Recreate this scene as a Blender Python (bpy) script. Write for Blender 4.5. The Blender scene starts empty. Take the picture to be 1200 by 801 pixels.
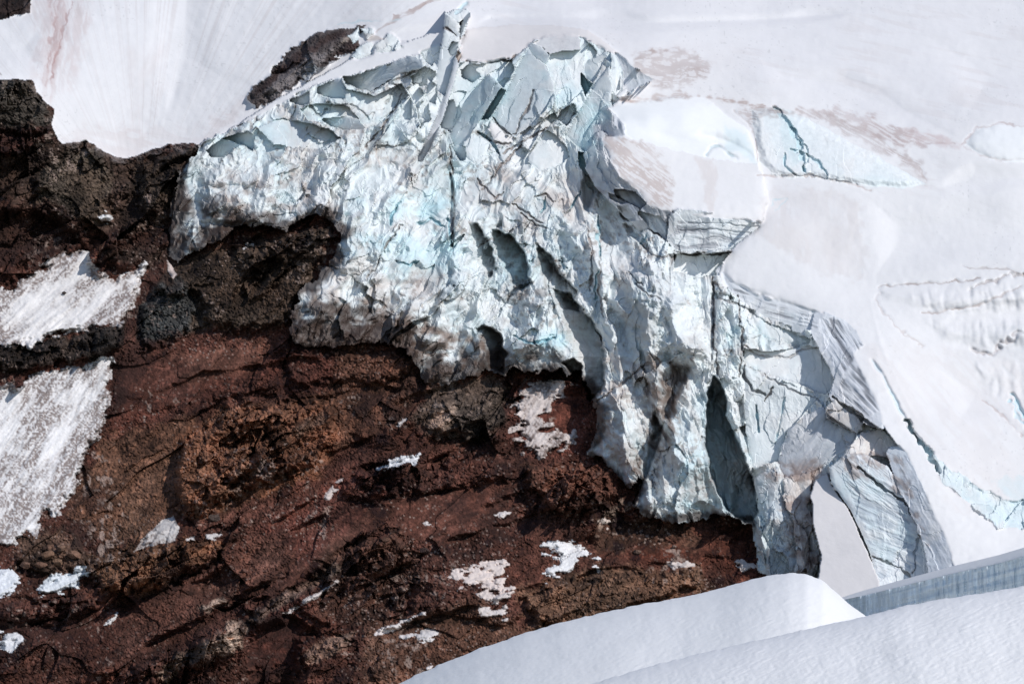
import bpy, math, os
import numpy as np

# ------------------------------------------------------------------ camera, sky, sun, exposure
F = 4000.0            # focal length in photo pixels; one photo pixel = one unit at the base distance
BASE = 4000.0         # base distance in units
UNIT = 0.25           # metres per unit
sc = bpy.context.scene
cam_d = bpy.data.cameras.new("camera"); cam = bpy.data.objects.new("camera", cam_d)
sc.collection.objects.link(cam); sc.camera = cam
cam.location = (0, 0, 0); cam.rotation_euler = (math.radians(90), 0, 0)
cam_d.sensor_width = 36.0; cam_d.lens = 36.0 * F / 1200.0
cam_d.clip_start = 1.0; cam_d.clip_end = 8000.0
SUN = np.array([0.62, -0.50, 0.64]); SUN = SUN / np.linalg.norm(SUN)
elev = math.asin(SUN[2]); azim = math.atan2(SUN[0], SUN[1])     # azimuth from +Y towards +X
w = bpy.data.worlds.new("World"); sc.world = w; w.use_nodes = True
nt = w.node_tree; bg = nt.nodes['Background']
sky = nt.nodes.new('ShaderNodeTexSky'); sky.sky_type = 'NISHITA'; sky.sun_disc = False
sky.sun_elevation = elev; sky.sun_rotation = azim; sky.altitude = 2500; sky.air_density = 1.0; sky.dust_density = 0.6
nt.links.new(sky.outputs[0], bg.inputs[0]); bg.inputs[1].default_value = 0.11
sd = bpy.data.lights.new("sun", 'SUN'); sd.energy = 3.0; sd.angle = math.radians(0.5); sd.color = (1.0, 0.965, 0.92)
so = bpy.data.objects.new("sun", sd); sc.collection.objects.link(so)
so.rotation_euler = (math.pi/2 - elev, 0, math.pi - azim)
so.location = tuple(SUN * 900)
sc.view_settings.view_transform = 'Standard'; sc.view_settings.look = 'None'
sc.view_settings.exposure = 0.0; sc.view_settings.gamma = 1.0; sc.view_settings.use_curve_mapping = False
sc.cycles.max_bounces = 5; sc.cycles.diffuse_bounces = 4; sc.cycles.glossy_bounces = 1

# ------------------------------------------------------------------ noise tools
rng = np.random.RandomState(7)
TAB = rng.rand(16, 256, 256).astype(np.float32)

def vnoise(x, y, seed=0):
    xi = np.floor(x); yi = np.floor(y)
    fx = (x - xi).astype(np.float32); fy = (y - yi).astype(np.float32)
    xi = xi.astype(np.int32); yi = yi.astype(np.int32)
    fx = fx*fx*fx*(fx*(fx*6-15)+10); fy = fy*fy*fy*(fy*(fy*6-15)+10)
    T = TAB[seed % 16]; o = (seed//16)*37
    x0 = (xi+o) & 255; x1 = (xi+o+1) & 255; y0 = (yi+o) & 255; y1 = (yi+o+1) & 255
    a = T[y0, x0]; b = T[y0, x1]; c = T[y1, x0]; d = T[y1, x1]
    t = a+(b-a)*fx; u = c+(d-c)*fx
    return (t+(u-t)*fy)*2-1

def fbm(x, y, sc_, octv=4, seed=0, gain=0.5):
    s = 0; a = 1; n = 0; f = 1.0/sc_
    for i in range(octv):
        s = s+a*vnoise(x*f+i*17.3, y*f+i*9.1, seed+i); n += a; a *= gain; f *= 2.03
    return s/n

def ridged(x, y, sc_, octv=4, seed=0, gain=0.5):
    s = 0; a = 1; n = 0; f = 1.0/sc_
    for i in range(octv):
        s = s+a*(1-2*np.abs(vnoise(x*f+i*17.3, y*f+i*9.1, seed+i))); n += a; a *= gain; f *= 2.03
    return s/n

def rot(x, y, deg, sx=1.0, sy=1.0):
    c = math.cos(math.radians(deg)); s = math.sin(math.radians(deg))
    return (x*c+y*s)/sx, (-x*s+y*c)/sy

def worley(x, y, seed=0):
    """returns F1, F2, random values of the nearest cell (3 of them), offset vector to its point"""
    xi = np.floor(x).astype(np.int32); yi = np.floor(y).astype(np.int32)
    f1 = np.full(x.shape, 9.0, np.float32); f2 = f1.copy()
    bx = np.zeros(x.shape, np.float32); by = bx.copy()
    ix = np.zeros(x.shape, np.int32); iy = ix.copy()
    T1 = TAB[seed % 16]; T2 = TAB[(seed+5) % 16]
    for j in (-1, 0, 1):
        for i in (-1, 0, 1):
            cx = xi+i; cy = yi+j
            a = cx & 255; b = cy & 255
            dx = (x-(cx+T1[b, a])).astype(np.float32); dy = (y-(cy+T2[b, a])).astype(np.float32)
            d = np.sqrt(dx*dx+dy*dy)
            m = d < f1
            f2 = np.where(m, f1, np.minimum(f2, d))
            f1 = np.where(m, d, f1)
            bx = np.where(m, dx, bx); by = np.where(m, dy, by)
            ix = np.where(m, a, ix); iy = np.where(m, b, iy)
    r = [TAB[(seed+k) % 16][iy, ix] for k in (7, 9, 11)]
    return f1, f2, r, bx, by

def facets(x, y, size, deg=0, stretch=1.0, seed=0, tilt=1.0, step=0.5, warp=0.3):
    """broken, tilted planes: every cell has its own plane"""
    u, v = rot(x, y, deg, stretch, 1.0)
    u = u/size; v = v/size
    wx = vnoise(u*1.7+3, v*1.7, seed+2)*warp; wy = vnoise(u*1.7, v*1.7+8, seed+3)*warp
    f1, f2, r, bx, by = worley(u+wx, v+wy, seed)
    h = size*(tilt*((r[0]-0.5)*2*bx+(r[1]-0.5)*2*by)+step*(r[2]-0.5))
    return h, f2-f1, r

def sstep(a, b, x):
    t = np.clip((x-a)/(b-a), 0, 1); return t*t*(3-2*t)

def tps(pts):
    P = np.array(pts, float); n = len(P)
    def phi(r2): return 0.5*r2*np.log(r2+1e-9)
    q = P[:, :2]/100.0
    r2 = ((q[:, None]-q[None])**2).sum(2)
    A = np.zeros((n+3, n+3)); A[:n, :n] = phi(r2)+np.eye(n)*0.02
    A[:n, n] = 1; A[:n, n+1:] = q; A[n, :n] = 1; A[n+1:, :n] = q.T
    wv = np.linalg.solve(A, np.concatenate([P[:, 2], [0, 0, 0]]))
    def f(x, y):
        x = x/100.0; y = y/100.0
        s = wv[n]+wv[n+1]*x+wv[n+2]*y
        for i in range(n):
            s = s+wv[i]*phi((x-q[i, 0])**2+(y-q[i, 1])**2)
        return s
    return f

# ------------------------------------------------------------------ the sampling grid of the mountainside
STEP = float(os.environ.get('GSTEP', '1.0'))
def axis(a, b, step, far, n=34):
    inner = np.arange(a, b+0.01, step)
    g = np.cumsum(step*np.geomspace(1, far, n))
    return np.concatenate([(a-g)[::-1], inner, b+g])
AX = axis(-12, 1212, STEP, 40/STEP); AY = axis(-12, 813, STEP, 40/STEP)
X, Y = np.meshgrid(AX, AY); X = X.astype(np.float32); Y = Y.astype(np.float32)
NYg, NXg = X.shape

def tps_grid(pts):
    """thin-plate surface sampled coarsely, then interpolated on the grid"""
    f = tps(pts)
    cx = np.arange(AX[0]-10, AX[-1]+20, 10.0); cy = np.arange(AY[0]-10, AY[-1]+20, 10.0)
    CX, CY = np.meshgrid(cx, cy); C = f(np.clip(CX, -140, 1340), np.clip(CY, -140, 940))
    C = C + (np.clip(CY, -140, 940)-CY)*1.1
    gx = (AX-cx[0])/10.0; gy = (AY-cy[0])/10.0
    ix = gx.astype(int); iy = gy.astype(int); fx = gx-ix; fy = (gy-iy)[:, None]
    T = C[iy][:, ix]*(1-fx)+C[iy][:, ix+1]*fx; B = C[iy+1][:, ix]*(1-fx)+C[iy+1][:, ix+1]*fx
    return (T*(1-fy)+B*fy).astype(np.float32)

def ext(p):
    q = []
    for x, y in p:
        if x <= 0: x = -1200
        if x >= 1200: x = 2400
        if y <= 0: y = -1200
        if y >= 801: y = 2000
        q.append((x, y))
    return np.array(q, float)

EDGE = fbm(X, Y, 9, 3, 3)                     # roughness for outlines
EDGE2 = fbm(X, Y, 30, 3, 6)

def inside(poly, rough=2.0, pad=30, grow=0.0):
    """signed distance (positive inside) of a roughened polygon, within a window"""
    P = ext(poly)
    x0, y0 = P.min(0)-pad; x1, y1 = P.max(0)+pad
    i0, i1 = np.searchsorted(AX, [x0, x1]); j0, j1 = np.searchsorted(AY, [y0, y1])
    sl = (slice(j0, j1), slice(i0, i1))
    x = X[sl]; y = Y[sl]
    d2 = np.full(x.shape, 1e9, np.float32); ins = np.zeros(x.shape, bool)
    n = len(P)
    for k in range(n):
        ax, ay = P[k]; bx, by = P[(k+1) % n]
        ex, ey = bx-ax, by-ay; L = ex*ex+ey*ey+1e-9
        t = np.clip(((x-ax)*ex+(y-ay)*ey)/L, 0, 1)
        dx = x-ax-t*ex; dy = y-ay-t*ey
        d2 = np.minimum(d2, dx*dx+dy*dy)
        if ay != by:
            c = ((ay > y) != (by > y)) & (x < (bx-ax)*(y-ay)/(by-ay)+ax)
            ins ^= c
    d = np.sqrt(d2); d = np.where(ins, d, -d)+grow
    d = d+rough*(EDGE[sl]*1.4+EDGE2[sl]*0.8)
    return sl, d

def polyline(pts, pad=12, wig=1.0):
    P = np.array(pts, float)
    x0, y0 = P.min(0)-pad; x1, y1 = P.max(0)+pad
    i0, i1 = np.searchsorted(AX, [x0, x1]); j0, j1 = np.searchsorted(AY, [y0, y1])
    sl = (slice(j0, j1), slice(i0, i1))
    x = X[sl]+wig*(EDGE[sl]*2.6+vnoise(X[sl]/4, Y[sl]/4, 3)*1.0); y = Y[sl]+wig*(EDGE2[sl]*3.5+vnoise(X[sl]/4, Y[sl]/4, 6)*1.0)
    d2 = np.full(x.shape, 1e9, np.float32); tt = np.zeros(x.shape, np.float32)
    n = len(P)-1
    for k in range(n):
        ax, ay = P[k]; bx, by = P[k+1]; ex, ey = bx-ax, by-ay; L = ex*ex+ey*ey+1e-9
        t = np.clip(((x-ax)*ex+(y-ay)*ey)/L, 0, 1)
        dx = x-ax-t*ex; dy = y-ay-t*ey; q = dx*dx+dy*dy
        m = q < d2; d2 = np.where(m, q, d2); tt = np.where(m, (k+t)/n, tt)
    return sl, np.sqrt(d2), tt

# ------------------------------------------------------------------ fields
ROCK_PTS = [(-100,-100,460),(0,0,345),(0,92,222),(60,150,205),(150,186,238),(240,167,252),(0,170,188),(100,200,205),(200,200,225),(0,300,120),(100,300,140),
 (200,280,172),(300,270,152),(390,260,132),(0,400,30),(130,400,45),(250,400,62),(345,400,60),(450,420,50),(580,440,42),(700,500,0),(0,500,-60),
 (130,520,-45),(300,520,-50),(450,520,-55),(600,550,-60),(750,600,-66),(880,640,-85),(0,650,-200),(200,650,-190),(400,650,-190),(600,650,-165),
 (800,680,-145),(0,800,-330),(200,800,-330),(400,800,-320),(600,750,-260),(900,760,-215),(1300,760,-250),(1200,300,120),(1200,0,520),(600,0,520)]
SNOW_PTS = [(540,45,330),(680,42,318),(760,60,300),(767,92,266),(740,112,240),(850,120,250),(900,100,280),(1000,150,240),(1080,215,180),(1130,165,235),
 (1200,150,262),(1200,0,500),(900,0,470),(700,0,440),(600,0,420),(450,30,352),(900,215,160),(1000,230,150),(1200,250,150),(895,262,105),(850,310,58),
 (960,365,0),(1020,330,58),(1100,330,62),(1200,330,72),(1030,420,-60),(1100,450,-45),(1200,450,-20),(1100,550,-165),(1200,620,-190),(1200,700,-290),
 (1000,700,-280),(0,92,238),(150,186,252),(240,167,264),(0,0,400),(100,50,330),(200,0,425),(400,0,420),(290,120,296),(420,40,352),(0,-120,560),(1200,-120,660),(600,-120,580)]
ICE_PTS = [(240,167,250),(300,130,272),(400,80,300),(500,57,308),(540,60,300),(620,50,300),(700,60,290),(740,100,236),(205,225,192),(205,300,150),
 (300,262,138),(390,262,118),(345,390,48),(450,400,36),(570,430,20),(690,440,0),(700,500,-22),(735,570,-66),(790,610,-86),(850,600,-94),(890,660,-116),
 (350,180,212),(450,150,232),(480,250,150),(450,330,76),(560,250,150),(600,330,78),(650,200,190),(650,300,108),(720,300,86),(760,400,0),(800,350,46),
 (800,500,-62),(860,400,6),(900,500,-52),(950,420,-4),(950,600,-112),(1020,600,-135),(1090,640,-175),(1000,500,-74),(700,150,215),(780,270,110),(850,330,45)]
B_ROCK = tps_grid(ROCK_PTS); B_SNOW = tps_grid(SNOW_PTS); B_ICE = tps_grid(ICE_PTS)

D = B_ROCK.copy()
ID = np.zeros(X.shape, np.int32)
RA = np.ones(X.shape, np.float32)            # rock relief amplitude
IA = np.zeros(X.shape, np.float32)           # ice relief amplitude
SA = np.zeros(X.shape, np.float32)           # snow relief amplitude
TINT = np.zeros(X.shape+(3,), np.float32)
OBJ = {}                                      # id -> dict
def reg(name, mat, label=None, cat=None, group=None, kind=None, smooth=False, part_of=None):
    i = len(OBJ); OBJ[i] = dict(name=name, mat=mat, label=label, cat=cat, group=group, kind=kind, smooth=smooth, part_of=part_of); return i

def lerp_tint(sl, a, col):
    TINT[sl] = TINT[sl]*(1-a[..., None])+np.array(col, np.float32)*a[..., None]

def paint(poly, col, a=1.0, soft=6, rough=4.0, only=None, cut=None):
    sl, d = inside(poly, rough)
    m = sstep(-soft/2, soft/2, d)*a
    if cut is not None: m = m*cut[sl]
    if only is not None: m = m*np.isin(ID[sl], only)
    lerp_tint(sl, m, col)

def region(i, poly, base, rough=2.0, amps=(0, 0, 0), tint=None, off=0.0, dome=0.0, domew=12.0, grow=0.0, only=None, soft=0.0):
    """lay a region of a base surface"""
    sl, d = inside(poly, rough, grow=grow); m = d > 0
    if only is not None: m &= np.isin(ID[sl], only)
    b = base[sl] if isinstance(base, np.ndarray) else base(X[sl], Y[sl])
    v = b+off-(dome[sl] if isinstance(dome, np.ndarray) else dome)*(1-np.exp(-np.maximum(d, 0)/domew))
    if isinstance(dome, np.ndarray): v = v+dome[sl]
    if soft: v = D[sl]+(v-D[sl])*sstep(0, soft, d)
    D[sl] = np.where(m, v, D[sl])
    if i is not None: ID[sl] = np.where(m, i, ID[sl])
    for A, q in zip((RA, IA, SA), amps): A[sl] = np.where(m, q, A[sl])
    if tint is not None:
        TINT[sl] = np.where(m[..., None], np.array(tint, np.float32), TINT[sl])
    return sl, m, d

def facet(poly, off, gx, gu, i=None, rough=1.6, ia=0.35, sa=0.2, tint=None, bev=3.0, curve=(0, 0), base=B_ICE):
    """one broken ice face: a plane with a chosen facing"""
    P = np.array(poly, float); c = P.mean(0); ia = max(ia, .2)
    jx = np.searchsorted(AX, c[0]); jy = np.searchsorted(AY, c[1])
    b = base[jy, jx]+off
    def f(x, y):
        dx = x-c[0]; du = c[1]-y
        return b+gx*dx+gu*du+curve[0]*dx*dx+curve[1]*du*du
    sl, d = inside(poly, rough); m = d > 0
    v = f(X[sl], Y[sl])+bev*np.exp(-np.maximum(d, 0)/2.5)
    D[sl] = np.where(m, v, D[sl]); 
    if i is not None: ID[sl] = np.where(m, i, ID[sl])
    IA[sl] = np.where(m, ia, IA[sl]); SA[sl] = np.where(m, sa, SA[sl]); RA[sl] = np.where(m, 0, RA[sl])
    if tint is not None: TINT[sl] = np.where(m[..., None], np.array(tint, np.float32), TINT[sl])

def rimwall(poly, rim, base, k, i=None, tint=None, ia=.15, rough=1.2, off=0.0, curve=0.0):
    """a wall that starts flush with the snow at its rim and falls away from it"""
    sl, d = inside(poly, rough); m = d > 0
    P = np.array(rim, float); x = X[sl]; y = Y[sl]; q2 = np.full(x.shape, 1e9, np.float32)
    for a in range(len(P)-1):
        ex, ey = P[a+1]-P[a]; L = ex*ex+ey*ey+1e-9
        t = np.clip(((x-P[a, 0])*ex+(y-P[a, 1])*ey)/L, 0, 1)
        q2 = np.minimum(q2, (x-P[a, 0]-t*ex)**2+(y-P[a, 1]-t*ey)**2)
    q = np.sqrt(q2); b = base[sl] if isinstance(base, np.ndarray) else base(x, y)
    v = b+off+k*q+curve*q*q; m = m | ((d > -7) & (D[sl] > v+1))
    D[sl] = np.where(m, v, D[sl])
    if i is not None: ID[sl] = np.where(m, i, ID[sl])
    IA[sl] = np.where(m, ia, IA[sl]); SA[sl] = np.where(m, .2, SA[sl]); RA[sl] = np.where(m, 0, RA[sl])
    if tint is not None: TINT[sl] = np.where(m[..., None], np.array(tint, np.float32), TINT[sl])

def hollow(poly, depth, soft=6, rough=1.5, tint=None, ta=1.0):
    sl, d = inside(poly, rough)
    a = sstep(0, soft, d)
    D[sl] += depth*a
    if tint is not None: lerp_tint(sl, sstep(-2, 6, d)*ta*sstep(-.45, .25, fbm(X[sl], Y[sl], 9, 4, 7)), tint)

def slot(poly, depth, side='R', rough=3.0, soft=3, tint=None, ta=1.0, pw=.7):
    """a recess whose floor ramps to its deepest at one side"""
    sl, d = inside(poly, rough); m = d > 0
    xs = X[sl]; lo = np.where(m, xs, 1e9).min(1, keepdims=True); hi = np.where(m, xs, -1e9).max(1, keepdims=True)
    s = np.clip((xs-lo)/np.maximum(hi-lo, 1), 0, 1)
    if side == 'L': s = 1-s
    D[sl] += depth*sstep(0, soft, d)*s**pw
    if tint is not None: lerp_tint(sl, sstep(-1, 3, d)*ta, tint)

def crack(pts, w=1.2, depth=4.0, col=(0.22, 0.17, 0.15), a=0.8, wig=1.0, taper=True, rag=1.0):
    sl, d, t = polyline(pts, wig=wig)
    ww = w*(0.55+0.45*np.sin(np.pi*np.clip(t, 0.03, 0.97))) if taper else w
    nz = vnoise(X[sl]/8.0, Y[sl]/8.0, 5); ww = ww*np.clip(0.95+rag*(0.7*nz+0.5*EDGE[sl]), 0.12, 2)
    m = 1-sstep(ww*0.5, ww*0.5+1.0, d)
    D[sl] += depth*m
    if col is not None: lerp_tint(sl, m*a*np.clip(.85+.6*nz, .15, 1), col)

# ---- colours (real surface colours)
C_SNOW = (0.80, 0.79, 0.80); C_PINK = (0.73, 0.70, 0.70); C_ICE = (0.80, 0.845, 0.85); C_BLUE = (0.50, 0.70, 0.76); C_GREY = (0.60, 0.63, 0.66)
C_DIRT = (0.20, 0.13, 0.10); C_TAN = (0.46, 0.38, 0.33); C_WHITE = (0.86, 0.87, 0.88)
C_RED = (0.105, 0.048, 0.038); C_BLACK = (0.030, 0.024, 0.023); C_OR = (0.17, 0.088, 0.055); C_BRN = (0.085, 0.052, 0.040); C_PALE = (0.44, 0.33, 0.28)

# ------------------------------------------------------------------ 1. bare rock
ROCK = reg('rock_slope', 'rock', kind='structure')
TINT[:] = (0.098, 0.043, 0.034)
U, V = rot(X, Y, -32)                       # U along the strata, V across them
WARP = 14*fbm(X, Y, 90, 3, 1)

def rpaint(poly, col, a=0.85, soft=14, rough=7): paint(poly, col, a, soft, rough)
# zones of differing rock
rpaint([(0,0),(60,0),(60,60),(70,150),(150,180),(245,165),(230,250),(200,300),(170,310),(100,290),(0,330)], (0.062,0.042,0.035), 0.9)
rpaint([(60,180),(110,170),(130,200),(125,260),(70,270),(35,240)], (0.105,0.085,0.07), 0.8, 16)
rpaint([(0,225),(60,235),(120,275),(200,262),(205,290),(110,292),(50,310),(0,320)], (0.05,0.022,0.017), 0.8)
rpaint([(0,92),(40,94),(62,130),(55,150),(0,150)], (0.075,0.068,0.062), 0.9, 8)
rpaint([(0,150),(60,150),(68,165),(40,180),(0,180)], (0.06,0.026,0.022), 0.9, 8)
rpaint([(150,190),(235,170),(215,200),(200,240),(165,240)], (0.07,0.05,0.04), 0.8)
rpaint([(205,300),(390,262),(375,320),(345,370),(330,385),(240,390),(170,410),(160,370)], (0.068,0.050,0.040), 0.95)
rpaint([(170,345),(210,330),(235,350),(225,390),(170,405),(160,385)], (0.055,0.058,0.062), 0.95, 8)
rpaint([(0,400),(60,395),(110,385),(150,372),(140,410),(110,420),(30,435),(0,455)], (0.042,0.034,0.031), 0.95, 6)
rpaint([(140,410),(250,385),(345,395),(330,440),(250,470),(170,500),(120,520),(130,450)], (0.092,0.038,0.030), 0.85)
rpaint([(330,400),(480,405),(490,430),(430,460),(340,470),(300,430)], (0.10,0.040,0.032), 0.9)
rpaint([(120,510),(170,500),(230,490),(240,560),(200,620),(120,640),(80,600)], (0.18,0.098,0.068), 0.85)
rpaint([(205,510),(260,480),(330,470),(400,455),(430,480),(370,560),(300,580),(230,610),(200,590)], (0.205,0.098,0.062), 0.9)
rpaint([(400,400),(485,420),(500,450),(480,500),(400,520),(380,470)], (0.115,0.062,0.045), 0.7)
rpaint([(100,650),(150,640),(200,635),(265,632),(262,655),(200,690),(130,700),(100,670)], (0.23,0.118,0.075), 0.9, 8)
rpaint([(20,630),(90,620),(110,660),(60,680),(20,660)], (0.13,0.085,0.066), 0.8)
rpaint([(0,700),(60,700),(130,705),(120,760),(0,760)], (0.075,0.032,0.026), 0.8)
rpaint([(200,680),(330,600),(440,560),(430,620),(330,680),(200,740),(110,790)], (0.125,0.058,0.046), 0.85)
rpaint([(300,620),(420,545),(470,560),(360,660)], (0.135,0.052,0.042), 0.8)
rpaint([(510,450),(560,440),(600,450),(600,490),(560,515),(500,510),(480,490)], (0.095,0.075,0.066), 0.95)
rpaint([(590,440),(690,440),(690,530),(600,535)], (0.13,0.05,0.04), 0.8)
rpaint([(610,545),(720,545),(730,585),(700,605),(640,600)], (0.13,0.060,0.044), 0.9, 6)
rpaint([(680,600),(770,600),(880,640),(888,680),(800,668),(700,650)], (0.115,0.042,0.030), 0.95)
rpaint([(690,600),(800,610),(830,640),(700,645)], (0.075,0.045,0.033), 0.7)
rpaint([(610,690),(700,665),(820,665),(830,690),(680,740),(620,735)], (0.21,0.125,0.088), 0.85)
rpaint([(380,640),(470,620),(500,680),(440,740),(370,720)], (0.10,0.055,0.043), 0.7)
rpaint([(430,740),(560,700),(610,740),(480,801),(380,801)], (0.16,0.088,0.064), 0.7)
rpaint([(280,720),(360,690),(360,780),(300,790)], (0.085,0.032,0.026), 0.8)
rpaint([(190,780),(260,740),(290,735),(280,760),(200,785)], (0.24,0.19,0.16), 0.6)
rpaint([(235,690),(290,640),(340,620),(330,660),(270,700)], (0.16,0.085,0.07), 0.5)
# pale, ash-coated ribs
for p, a in [([(232,712),(262,698),(268,708),(245,718)], .8), ([(264,728),(280,725),(284,758),(270,765),(264,750)], .85), ([(180,790),(215,762),(222,775),(195,796)], .6),
             ([(358,762),(375,748),(420,738),(405,760),(360,778)], .5), ([(290,722),(345,690),(390,662),(400,668),(350,700),(300,730)], .35),
             ([(505,500),(520,480),(528,482),(518,506)], .7), ([(520,500),(530,468),(535,470),(528,498)], .6), ([(345,500),(380,480),(385,490),(350,512)], .3),
             ([(700,608),(716,590),(722,592),(704,616)], .8), ([(716,596),(728,586),(730,594),(712,606)], .8), ([(728,600),(738,584),(742,588),(732,602)], .7)]:
    paint(p, C_PALE, a, 5, 4)
for p, a in [([(200,420),(260,405),(330,400),(300,430),(220,445)], .3), ([(440,440),(480,430),(500,460),(460,500),(430,480)], .3)]:
    paint(p, (0.21, 0.11, 0.085), a, 16, 8)

def bump(poly, h, soft=10, rough=5, i=None, ra=None, base_drop=0.0):
    sl, d = inside(poly, rough)
    a = sstep(0, soft, d)
    D[sl] -= h*a
    if ra is not None: RA[sl] = np.where(d > 0, ra, RA[sl])
    if i is not None: ID[sl] = np.where((d > 0) & (ID[sl] == ROCK), i, ID[sl])
def sink(poly, h, soft=14, rough=5, ra=None):
    sl, d = inside(poly, rough); D[sl] += h*sstep(0, soft, d)
    if ra is not None: RA[sl] = np.where(d > 0, ra, RA[sl])

def outcrop(label, poly, h, soft=9, ra=1.2):
    i = reg('rock_outcrop', 'rock', label, 'rock outcrop', 'rock outcrops on the slope')
    bump(poly, h, soft, 5, i, ra); return i
# smooth scree
for p in [[(130,420),(250,400),(330,410),(300,450),(200,490),(130,500)], [(300,700),(440,560),(560,545),(600,600),(520,640),(420,650),(330,700),(210,770)], [(680,600),(880,640),(880,660),(700,660)],
          [(60,690),(140,700),(110,760),(0,740)], [(600,450),(690,450),(690,520),(610,520)], [(290,730),(360,700),(360,790),(280,790)], [(240,380),(330,330),(385,300),(380,270),(300,290)]]:
    sl, d = inside(p, 6); RA[sl] = RA[sl]*(1-0.7*sstep(0, 16, d))

outcrop('black craggy rock knob at the left edge under the upper snowfield', [(0,92),(38,94),(44,108),(62,130),(60,150),(40,160),(0,155)], 22, 8, 1.3)
outcrop('dark red-brown rock band just below the black craggy knob', [(0,160),(62,152),(70,166),(30,182),(0,185)], 12)
outcrop('broad dark brown crag below the lowest dip of the upper snowfield', [(60,185),(100,168),(130,180),(150,190),(160,225),(130,262),(80,275),(30,250),(35,200)], 20, 12, 1.3)
outcrop('brown crag between the upper snowfield and the left tip of the icefall', [(165,190),(205,172),(238,170),(212,195),(200,230),(190,258),(160,240)], 18)
outcrop('rounded knobby brown rock above the pointed end of the snow patch', [(125,285),(160,258),(198,262),(200,285),(175,312),(135,318)], 14)
outcrop('long dark crag sloping below the left tip of the icefall', [(205,315),(250,295),(310,278),(390,262),(392,290),(360,335),(335,385),(280,392),(240,385),(228,350),(170,345),(180,330)], 26, 12, 1.0)
outcrop('blue-black rock face beside the red scree left of centre', [(165,360),(190,340),(222,338),(236,360),(222,392),(165,410)], 16, 8, 1.4)
outcrop('black rock band running between the two large snow patches', [(0,412),(60,398),(110,388),(148,374),(138,408),(100,424),(40,434),(0,452)], 22, 8, 1.2)
outcrop('reddish blocky cliff directly under the dirty foot of the icefall', [(335,405),(400,410),(470,408),(484,428),(470,450),(400,452),(345,455),(330,430)], 16)
outcrop('large orange-brown crag left of centre with deep dark hollows', [(202,560),(215,515),(262,488),(330,470),(395,462),(400,500),(372,545),(330,562),(290,575),(240,600),(210,600)], 34, 12, 1.6)
outcrop('orange-brown blocky ledge under two small snow strips', [(100,660),(112,648),(150,645),(200,636),(258,632),(266,645),(240,668),(190,688),(150,695),(108,690)], 24, 8, 1.4)
outcrop('cluster of tan rocks beneath the lower large snow patch', [(20,650),(50,640),(88,628),(108,645),(95,668),(50,675),(20,668)], 14)
outcrop('flat brown rock band below the blue-white snow scraps at lower left', [(0,705),(60,700),(110,698),(118,712),(60,728),(0,728)], 18)
outcrop('steep fluted brown cliff right of centre below the rib of stained ice', [(612,548),(650,540),(716,552),(728,580),(700,600),(650,598),(615,575)], 26, 8, 1.2)
outcrop('dark rock knob above the steep fluted cliff right of centre', [(565,535),(600,528),(612,548),(600,570),(572,562)], 12)
outcrop('long columnar cliff band just above the foreground snow ridge', [(612,700),(640,683),(700,672),(770,668),(835,662),(820,690),(740,712),(660,740),(625,732)], 26, 8, 1.4)
outcrop('dark rounded rock hump in the lower middle of the slope', [(405,640),(430,622),(468,618),(485,640),(470,668),(430,690),(405,672)], 18, 14)
outcrop('brown ledge of broken blocks below the middle snow scraps', [(455,688),(500,672),(530,682),(600,690),(615,720),(590,735),(520,720),(460,715)], 14)
outcrop('tall dark rock step beside the deep red gully at the bottom', [(290,712),(350,688),(392,672),(400,690),(392,742),(350,720),(300,738)], 18)
outcrop('pale lichen-mottled rock rib near the bottom left of centre', [(140,790),(190,765),(240,740),(272,728),(288,735),(280,764),(230,785),(160,801)], 16, 8, 1.5)
outcrop('wide tan rock face at the bottom edge beside the deep red gully', [(355,770),(375,748),(440,735),(470,760),(440,801),(360,801)], 18)
outcrop('dark grey rock slab streaked with meltwater under the small ice cave', [(490,500),(515,455),(560,446),(592,455),(585,490),(560,512),(505,512)], 10, 10, .6)
outcrop('ochre rock shelf on the slope under the middle snow scraps at centre', [(400,560),(440,545),(500,535),(560,530),(600,560),(520,575),(440,590),(405,585)], 14)
# gullies that fall into shade
for p, h in [([(286,740),(345,715),(392,745),(355,760),(345,801),(285,801)], 26), ([(215,690),(262,660),(258,650),(205,680),(120,712),(120,720)], 20), ([(340,385),(400,360),(480,385),(500,420),(430,405),(345,405)], 14),
             ([(0,225),(60,240),(110,290),(40,300),(0,310)], 20), ([(0,150),(50,156),(66,152),(60,164),(0,162)], 12), ([(480,430),(510,440),(505,460),(480,450)], 16), ([(830,612),(886,608),(890,630),(860,640),(835,625)], 22),
             ([(200,590),(235,600),(290,578),(300,585),(220,625),(200,612)], 16), ([(0,740),(60,728),(110,715),(90,740),(0,752)], 12), ([(560,590),(620,570),(640,610),(600,640),(560,610)], 14),
             ([(200,270),(262,250),(300,262),(262,275),(215,305),(203,300)], 20)]:
    sink(p, h)

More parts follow.
